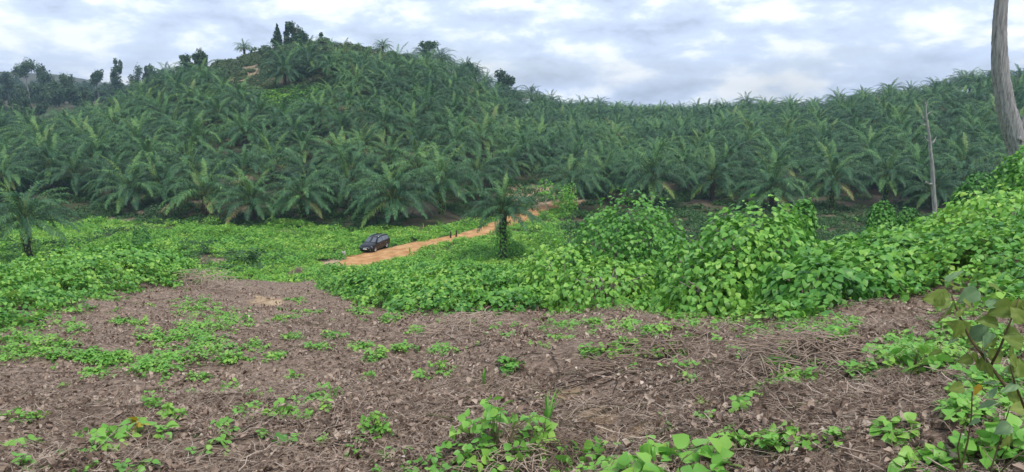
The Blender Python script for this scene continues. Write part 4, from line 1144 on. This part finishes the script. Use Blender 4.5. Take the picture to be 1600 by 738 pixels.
dry_heap('dry stem tangle between the two leafy plants at the bottom edge', 880, 722, .28, .16, 220, 5)
dry_heap('low tangle of brown stems below the vine front', 740, 520, .8, .3, 240, 6)
dry_heap('brown stem ridge below the small sprouts right of centre', 1050, 565, .8, .16, 150, 7)
dry_heap('grey stem tangle in front of the right vine bank', 1270, 560, .6, .2, 200, 8)

# ------------------------------------------------------------------ leafy plants on the slope (things, each leaf a part)
TRI = []
for i in range(6):
    mb = MB(); trifoliate(mb, np.zeros(3), 0, random.gauss(-.15, .2), 1.0, random.random()); TRI.append(mb.mesh('leaf', [M_sprout]))
M_yellow = leaf_mat('yellow_leaf', [(0.0, (0.55, 0.36, 0.03)), (1.0, (0.62, 0.48, 0.06))], .5, .3, .3)
M_olive = leaf_mat('olive_leaf', [(0.0, (0.10, 0.16, 0.030)), (0.5, (0.18, 0.26, 0.045)), (1.0, (0.34, 0.40, 0.10))], .5, .3, .4, 12.0)
M_bluegreen = leaf_mat('bluegreen_leaf', [(0.0, (0.09, 0.18, 0.07)), (1.0, (0.20, 0.32, 0.14))], .5, .35, .2, 12.0)
def leafy_plant(label, px, py, w, h, n, size, seed, upright=0, name='vine_plant', yellow=0):
    rr = random.Random(seed)
    q = ghit(px, py); s_ = q[1] / FPX; r = w * .5 * s_; hh = h * s_
    t = thing(name, label, 'plant', q, 0, 'leafy plants on the bare slope')
    sb = MB()
    for i in range(n):
        a = rr.uniform(0, 6.28); k_ = math.sqrt(rr.random())
        x, y = r * k_ * math.cos(a), r * .75 * k_ * math.sin(a)
        gz = float(ground(q[0] + x, q[1] + y)) - q[2]
        z = gz + max(.03, hh * (.15 + .85 * rr.random()) * (1 - .7 * k_ * k_))
        if i < upright:
            x, y = r * .12 * rr.gauss(0, 1) - .1 * r, r * .1 * rr.gauss(0, 1); z = hh * (.7 + .65 * i / max(1, upright - 1))
        o = obj('leaf', TRI[rr.randrange(6)], t, (x, y, z))
        if yellow and i >= n - yellow:
            o.data = TRI_Y; o['label'] = 'yellowing leaf'
        o.rotation_euler = (rr.gauss(-.05, .4), rr.gauss(0, .4), rr.uniform(0, 6.28)); k2 = size * rr.uniform(.65, 1.15); o.scale = (k2, k2, k2)
        m = np.array([x * .5, y * .5, gz * .5 + z * .55])
        sb.tube([(x * .2, y * .2, -.03), m, (x, y, z)], [.004, .0035, .002], 4, 0)
    obj('stem', sb.mesh('stem', [M_stem]), t)
mb = MB(); trifoliate(mb, np.zeros(3), 0, -.1, 1.0, .5); TRI_Y = mb.mesh('leaf', [M_yellow])
PL = [('big leafy plant with one upright shoot at bottom centre', 775, 712, 200, 75, 58, .085, 6, 0), ('leafy trailing plant at bottom edge, right of the big centre one', 905, 728, 90, 30, 18, .08, 0, 0), ('large leaved plant at bottom edge right of centre', 1045, 738, 190, 48, 36, .115, 0, 0),
      ('yellow green plant with a yellow leaf at lower left', 212, 690, 110, 45, 22, .095, 0, 2), ('tiny sprout left of the yellow leaved plant', 138, 688, 34, 16, 6, .06, 0, 0), ('round leaved sprout in the lower left corner', 25, 702, 60, 24, 9, .10, 0, 0),
      ('fine bushy weed in the lower left middle', 588, 682, 56, 52, 40, .045, 0, 0), ('flat bright patch of leaves left of centre', 678, 585, 74, 22, 34, .06, 0, 0), ('pair of light sprouts at lower right of centre', 1232, 690, 90, 28, 18, .075, 0, 0), ('leafy sprout alone on the litter at lower right', 1396, 680, 60, 24, 16, .075, 0, 0),
      ('fresh sprout on the brown stem ridge', 972, 548, 60, 18, 24, .065, 0, 0), ('low sprouts right of the stem ridge sprout', 1042, 556, 70, 16, 24, .06, 0, 0), ('sprawling leafy vine in front of the right bank', 1425, 585, 110, 50, 40, .095, 0, 0), ('leafy tangle at the foot of the foreground sapling', 1560, 728, 150, 60, 40, .10, 0, 0),
      ('dark small weed on the left litter', 236, 640, 34, 34, 20, .045, 0, 0), ('light weed beside the dark small one', 266, 655, 40, 26, 18, .06, 0, 0), ('feathery tuft at the left edge', 30, 655, 80, 18, 30, .05, 0, 0), ('sprout between the left litter and the bushy weed', 440, 650, 40, 30, 12, .075, 0, 0),
      ('small light sprout far left of centre', 358, 612, 40, 20, 14, .06, 0, 0), ('sprout in the middle of the track', 462, 595, 40, 20, 16, .055, 0, 0), ('weed on the track above the bushy weed', 578, 595, 30, 14, 14, .05, 0, 0), ('tiny sprout at bottom left of centre', 400, 685, 24, 12, 6, .05, 0, 0), ('small sprout by the bottom stems', 556, 715, 22, 14, 7, .05, 0, 0),
      ('young plant in front of the litter at the bottom right', 1150, 700, 44, 44, 14, .05, 0, 0), ('light sprout right of the pair', 1305, 692, 40, 16, 9, .065, 0, 0), ('low green vine across the bottom right corner', 1450, 728, 90, 22, 22, .08, 0, 0)]
for i, (lb, px, py, w, h, n, sz, up, ye) in enumerate(PL):
    leafy_plant(lb, px, min(py, 737), w, h, n, sz, 500 + i, up, yellow=ye)
def blade_plant(label, px, py, h, n, seed, sp=.35):
    q = ghit(px, py); st = random.getstate(); random.seed(seed)
    hh = h * q[1] / FPX
    o = obj('grass_tuft', grass_tuft('grass_tuft', M_sprout, n, hh, .011, sp), None, q); tag(o, label, 'grass tuft'); random.setstate(st)
blade_plant('upright grass blades beside the bottom centre plant', 855, 665, 70, 7, 3)
blade_plant('single tall dark grass blade among the large leaved plant', 1022, 737, 70, 3, 4, .15)
blade_plant('short yellowish blade standing on the left middle litter', 522, 622, 34, 3, 5, .12)
blade_plant('slim seedling stalk on the litter above the centre plant', 757, 603, 32, 4, 6, .2)

# ------------------------------------------------------------------ foreground sapling at the right edge
def frame_dir():
    return np.array([1.0, 0, 0]), np.array([0, SP, CP]), np.array([0, -CP, SP])
def big_leaf(wide, mat):
    prof = [(0, .0), (.05, .22), (.13, .37), (.24, .46), (.36, .49), (.48, .46), (.60, .39), (.72, .29), (.83, .18), (.92, .09), (1.0, .005)]
    v, f, tn = [], [], []
    ph = random.uniform(0, 6)
    for t, w in prof:
        for k_ in range(-4, 5):
            a = k_ / 4.0; x = a * w * wide * (1 + .07 * math.sin(t * 23 + ph + a))
            zz = .22 * abs(x) - .20 * t * t + .03 * math.sin(t * 17 + ph + 2.2 * a) * abs(a) + .02 * math.sin(t * 8 + 5 * a + ph)
            v.append((x, t - .10 * abs(a) * w, zz))
            vein = 1.0 if k_ == 0 else (.72 if ((t * 8 + abs(a) * -2.6) % 1.0) < .22 else .38)
            tn.append(vein + random.gauss(0, .08))
    for i in range(len(prof) - 1):
        for k_ in range(8):
            f.append((i * 9 + k_, i * 9 + k_ + 1, (i + 1) * 9 + k_ + 1, (i + 1) * 9 + k_))
    return mesh_from('leaf', v, f, [mat], True, np.clip(np.array(tn), 0, 1))
def fg_sapling():
    rt, up, back = frame_dir()
    D0 = 2.6
    g = ghit(1600, 860, 1.2)
    root = np.array([1.85, 2.35, float(ground(1.85, 2.35))])
    t = thing('broadleaf_sapling', 'olive leaved broadleaf sapling leaning in at the right edge', 'sapling', root)
    def stem(pts, r0, r1):
        w = [P(px, py, d) - root if d else np.array(px) for px, py, d in pts]
        mb = MB(); mb.tube(w, list(np.linspace(r0, r1, len(w))), 7, 0); obj('stem', mb.mesh('stem', [M_sstem]), t)
    M_sstem = rough_mat('sapling_stem', [(0.3, (0.055, 0.045, 0.022)), (0.7, (0.13, 0.105, 0.045))], 30)
    base = (0, 0, 0)
    stem([((0, 0, -.05), 0, 0), (1632, 700, 2.45), (1604, 645, 2.5), (1572, 605, 2.55), (1540, 562, 2.6), (1515, 528, 2.62), (1498, 492, 2.65), (1487, 462, 2.65)], .009, .003)
    stem([(1548, 572, 2.6), (1562, 545, 2.58), (1575, 512, 2.55), (1584, 490, 2.55), (1592, 466, 2.55)], .005, .002)
    stem([(1604, 645, 2.5), (1586, 600, 2.45), (1578, 570, 2.42)], .005, .002)
    stem([((-.22, .02, -.03), 0, 0), (1500, 738, 2.55), (1512, 690, 2.58), (1518, 650, 2.6), (1519, 612, 2.6)], .005, .002)
    stem([(1501, 730, 2.55), (1496, 700, 2.56), (1504, 668, 2.57), (1513, 648, 2.58)], .0035, .0015)
    stem([((-.1, 0, -.03), 0, 0), (1548, 735, 2.5), (1562, 690, 2.52), (1572, 655, 2.54), (1579, 634, 2.55)], .004, .0015)
    stem([((0, .05, -.03), 0, 0), (1566, 735, 2.4), (1585, 715, 2.4), (1605, 702, 2.4)], .004, .002)
    LM = {'o': [], 'b': [], 'y': []}
    for key, m in (('o', M_olive), ('b', M_bluegreen), ('y', M_yellow)):
        for wide in (.82, .42):
            LM[key].append(big_leaf(wide, m))
    rr = random.Random(5)
    LV = [(1485, 468, 72, 178, .75, 'o', 0, 2.6), (1490, 470, 75, 250, .75, 'o', 0, 2.62), (1500, 455, 55, 130, .3, 'o', 0, 2.7), (1488, 452, 34, 20, .2, 'o', 1, 2.66), (1505, 470, 60, 320, .6, 'o', 0, 2.64), (1530, 455, 62, 210, .6, 'b', 0, 2.7), (1540, 478, 70, 15, .25, 'b', 1, 2.6),
          (1585, 478, 72, 200, .7, 'o', 0, 2.58), (1592, 468, 60, 260, .7, 'o', 0, 2.56), (1596, 470, 60, 330, .7, 'o', 0, 2.56), (1560, 505, 58, 170, .65, 'o', 0, 2.6), (1570, 520, 60, 350, .6, 'o', 0, 2.6), (1515, 520, 66, 150, .65, 'o', 0, 2.65), (1520, 530, 62, 60, .5, 'b', 0, 2.66),
          (1500, 500, 60, 260, .7, 'o', 0, 2.6), (1535, 545, 70, 275, .55, 'b', 1, 2.6), (1545, 560, 56, 20, .6, 'o', 0, 2.6), (1578, 560, 62, 320, .6, 'o', 0, 2.45), (1590, 590, 64, 70, .6, 'o', 0, 2.45), (1590, 600, 60, 200, .5, 'b', 1, 2.45), (1506, 604, 44, 195, .6, 'o', 0, 2.6), (1528, 600, 40, 265, .75, 'y', 0, 2.6),
          (1556, 628, 55, 200, .35, 'b', 1, 2.55), (1560, 600, 44, 172, .3, 'b', 1, 2.55), (1580, 665, 52, 205, .5, 'b', 0, 2.5), (1575, 680, 46, 250, .6, 'o', 0, 2.5), (1600, 640, 55, 170, .6, 'o', 0, 2.45), (1598, 540, 60, 150, .65, 'o', 0, 2.5), (1540, 520, 52, 300, .6, 'o', 0, 2.64), (1472, 548, 40, 200, .5, 'o', 1, 2.65),
          (1600, 505, 56, 120, .6, 'o', 0, 2.5), (1578, 610, 50, 300, .5, 'o', 0, 2.48), (1520, 560, 40, 200, .6, 'o', 0, 2.62), (1595, 575, 50, 190, .6, 'b', 0, 2.5)]
    for k_ in range(30):
        a = rr.choice(((1487, 470), (1590, 480), (1545, 565), (1580, 600), (1520, 530), (1575, 660), (1600, 560)))
        LV.append((a[0] + rr.gauss(0, 26), a[1] + rr.gauss(0, 22), rr.uniform(30, 58), rr.uniform(0, 360), rr.uniform(.1, .6), rr.choice('ooob'), rr.randrange(2), 2.6 + rr.gauss(0, .08)))
    for px, py, sz, ang, face, key, wi, d in LV:
        th = rad(ang)
        yax = rt * math.cos(th) + up * math.sin(th) + back * rr.gauss(0, .25); yax /= np.linalg.norm(yax)
        n = back * face + np.array([0, 0, 1]) * (1 - face) + rt * rr.gauss(0, .45); n -= yax * (n @ yax); n /= np.linalg.norm(n)
        xax = np.cross(yax, n)
        s_ = .58 * sz * d / FPX
        o = obj('leaf', LM[key][wi], t)
        Mx = np.eye(4); Mx[:3, 0], Mx[:3, 1], Mx[:3, 2] = xax * s_, yax * s_, n * s_; Mx[:3, 3] = P(px, py, d) - root
        o.matrix_local = Matrix(Mx.tolist())
        if key == 'y': o['label'] = 'yellow dying leaf'
fg_sapling()

# ------------------------------------------------------------------ the car
def build_car():
    q = ghit(586, 391, 70)
    CS = 1.07
    hd = math.atan2(-.94, -.34)
    z = float(max(ground(q[0], q[1]), ground(q[0] + .8, q[1]), ground(q[0], q[1] + 1))) + .07
    t = thing('parked_car', 'black people carrier with pale wheels parked on the dirt road', 'car', (q[0], q[1], z), hd)
    t.scale = (CS, CS, CS)
    black = plain_mat('black_paint', (.004, .0045, .006), .2, 0, .35, 0.15)
    glass = plain_mat('car_glass', (.05, .06, .07), .04, 0, 1.0, 1.0)
    dark = plain_mat('black_trim', (.012, .012, .013), .6)
    rub = plain_mat('tyre_rubber', (.035, .028, .024), .9)
    alloy = plain_mat('alloy', (.62, .60, .57), .4, .3)
    lamp = plain_mat('lamp_lens', (.75, .77, .80), .12, .1, .8)
    red = plain_mat('tail_lens', (.30, .02, .02), .2)
    white = plain_mat('number_plate', (.80, .80, .78), .5)
    chrome = plain_mat('chrome', (.75, .76, .78), .15, 1)
    #      x     w    zb   zs    zt    wt
    ST = [(2.34, .66, .38, .60, .66, .55), (2.26, .80, .28, .70, .76, .66), (2.02, .88, .24, .80, .90, .74), (1.70, .90, .24, .88, .99, .77), (1.22, .91, .24, .97, 1.09, .78), (.42, .91, .24, 1.02, 1.60, .67), (.10, .91, .24, 1.03, 1.69, .66),
          (-.8, .91, .24, 1.04, 1.73, .66), (-1.6, .905, .25, 1.05, 1.70, .65), (-2.05, .89, .28, 1.06, 1.60, .63), (-2.25, .87, .32, 1.05, 1.28, .70), (-2.34, .80, .42, .92, 1.02, .68)]
    def sec(s):
        x, w, zb, zs, zt, wt = s
        half = [(0, zb), (w * .88, zb), (w, zb + .14), (w * 1.0, (zb + zs) / 2), (w * .985, zs), (wt, zt - .05), (wt * .8, zt), (0, zt + .025)]
        return [np.array([x, a, b]) for a, b in half] + [np.array([x, -a, b]) for a, b in half[-2:0:-1]]
    rings = [sec(s) for s in ST]; n = len(rings[0])
    v = [p for r in rings for p in r]
    f = [(i * n + j, i * n + (j + 1) % n, (i + 1) * n + (j + 1) % n, (i + 1) * n + j) for i in range(len(ST) - 1) for j in range(n)]
    f += [tuple(range(n))[::-1], tuple((len(ST) - 1) * n + j for j in range(n))]
    body = obj('body', mesh_from('body', v, f, [black], False), t)
    def at(x):
        xs = [s[0] for s in ST][::-1]
        return [float(np.interp(x, xs, [s[k_] for s in ST][::-1])) for k_ in range(6)]
    def side_pt(x, u, sd):
        _, w, zb, zs, zt, wt = at(x)
        y = (w * .985) * (1 - u) + wt * u; zz = zs * (1 - u) + (zt - .05) * u
        return np.array([x, sd * (y + .012), zz + .004])
    def panel(name, quad, mat, parent, thick=.012):
        quad = [np.array(k_, float) for k_ in quad]
        nn = np.cross(quad[1] - quad[0], quad[2] - quad[0]); nn /= np.linalg.norm(nn)
        v = quad + [k_ - nn * thick for k_ in quad]
        m = len(quad)
        f = [tuple(range(m)), tuple(range(m, 2 * m))[::-1]] + [(i, i + m, (i + 1) % m + m, (i + 1) % m) for i in range(m)]
        return obj(name, mesh_from(name, v, f, [mat], False), parent)
    for sd in (1, -1):
        for x0, x1, sl in ((.60, -.38, 1), (-.44, -1.22, 0), (-1.28, -1.95, 0)):
            a = [side_pt(x0 if not sl else 1.0, .10 if not sl else .12, sd), side_pt(x0 if not sl else .32, .86, sd), side_pt(x1, .86, sd), side_pt(x1, .10, sd)]
            panel('side_window', a if sd < 0 else a[::-1], glass, t)
        for x in (.95, -.42, -1.25):
            m = MB(); m.box((x - .78, sd * .915, .82), (.16, .03, .03)) if x > -1 else None
            if x > -1: obj('door_handle', m.mesh('door_handle', [chrome]), t)
    def top_pt(x, yf, dz):
        _, w, zb, zs, zt, wt = at(x); return np.array([x, yf * wt, zt + dz])
    panel('windscreen', [top_pt(1.14, -.93, .02), top_pt(1.14, .93, .02), top_pt(.46, .86, .02), top_pt(.46, -.86, .02)], glass, t)
    panel('rear_window', [(-2.10, .58, 1.56), (-2.10, -.58, 1.56), (-2.28, -.62, 1.2), (-2.28, .62, 1.2)], glass, t)
    for sd in (1, -1):
        panel('headlight', ([(2.27, sd * .46, .70), (2.04, sd * .83, .80), (2.12, sd * .85, .64), (2.34, sd * .5, .60)])[::sd], lamp, t, .03)
        panel('tail_light', ([(-2.29, sd * .56, 1.12), (-2.25, sd * .84, 1.12), (-2.30, sd * .84, .80), (-2.36, sd * .58, .80)])[::-sd], red, t, .03)
        m = MB(); m.box((2.27, sd * .66, .42), (.06, .16, .07)); obj('fog_light', m.mesh('fog_light', [lamp]), t)
        m = MB(); m.box((.98, sd * 1.0, 1.08), (.14, .20, .14)); m.box((1.0, sd * .90, 1.03), (.05, .1, .04)); obj('mirror', m.mesh('mirror', [black]), t)
        m = MB(); m.tube([(.1, sd * .60, 1.70), (-.1, sd * .60, 1.77), (-1.4, sd * .60, 1.78), (-1.6, sd * .60, 1.71)], [.018] * 4, 6); obj('roof_rail', m.mesh('roof_rail', [chrome]), t)
        for x in (1.40, -1.38):
            w = obj('wheel', None, t, (x, sd * .80, .34))
            m = MB()
            K = 20; prof = [(-.11, .24), (-.11, .32), (-.07, .345), (.07, .345), (.11, .32), (.11, .24)]
            vv = [(r * math.cos(2 * math.pi * k_ / K), y, r * math.sin(2 * math.pi * k_ / K)) for k_ in range(K) for y, r in prof]
            ff = [(k_ * 6 + i, k_ * 6 + i + 1, ((k_ + 1) % K) * 6 + i + 1, ((k_ + 1) % K) * 6 + i) for k_ in range(K) for i in range(5)]
            m.add(vv, ff); obj('tyre', m.mesh('tyre', [rub]), w)
            m = MB(); y = sd * .075
            vv = [(0, y + sd * .03, 0)] + [(.245 * math.cos(2 * math.pi * k_ / K), y, .245 * math.sin(2 * math.pi * k_ / K)) for k_ in range(K)]
            m.add(vv, [(0, 1 + k_, 1 + (k_ + 1) % K) for k_ in range(K)])
            for k_ in range(5):
                a = k_ * 2 * math.pi / 5
                m.box((.13 * math.cos(a), y + sd * .03, .13 * math.sin(a)), (.22, .03, .05), rotm(0, -a, 0))
            obj('rim', m.mesh('rim', [alloy], False), w)
            m = MB(); K2 = 16
            vv = [(x + .41 * math.cos(math.pi * k_ / K2), sd * .914, .36 + .41 * math.sin(math.pi * k_ / K2)) for k_ in range(K2 + 1)]
            m.add(vv, [tuple(range(K2 + 1))]); obj('wheel_arch', m.mesh('wheel_arch', [dark], False), t)
    m = MB(); m.box((2.30, 0, .62), (.08, .86, .10)); m.box((2.31, 0, .42), (.08, 1.0, .12)); obj('grille', m.mesh('grille', [dark]), t)
    m = MB(); m.box((2.37, 0, .50), (.02, .52, .13)); obj('number_plate', m.mesh('number_plate', [white]), t)
    m = MB(); m.box((2.345, 0, .69), (.05, .9, .025)); obj('chrome_strip', m.mesh('chrome_strip', [chrome]), t)
build_car()

# ------------------------------------------------------------------ haze
def haze():
    x0, x1, y0, y1, z0, z1 = -1290, 1290, -1290, 1290, -22, 75
    v = [(x, y, z) for x in (x0, x1) for y in (y0, y1) for z in (z0, z1)]
    o = obj('haze', mesh_from('haze', v, [(0, 1, 3, 2), (4, 6, 7, 5), (0, 4, 5, 1), (2, 3, 7, 6), (0, 2, 6, 4), (1, 5, 7, 3)], [], False))
    m, t, out_ = new_mat('haze_air')
    pv = N(t, 'ShaderNodeVolumePrincipled')
    pv.inputs['Color'].default_value = (.56, .75, 1.0, 1); pv.inputs['Density'].default_value = HAZE; pv.inputs['Anisotropy'].default_value = .25
    t.links.new(pv.outputs[0], out_.inputs['Volume'])
    o.data.materials.append(m); tag(o, 'thin blue haze in the air over the valley', 'haze', kind='stuff')
HAZE = 0.00026
haze()
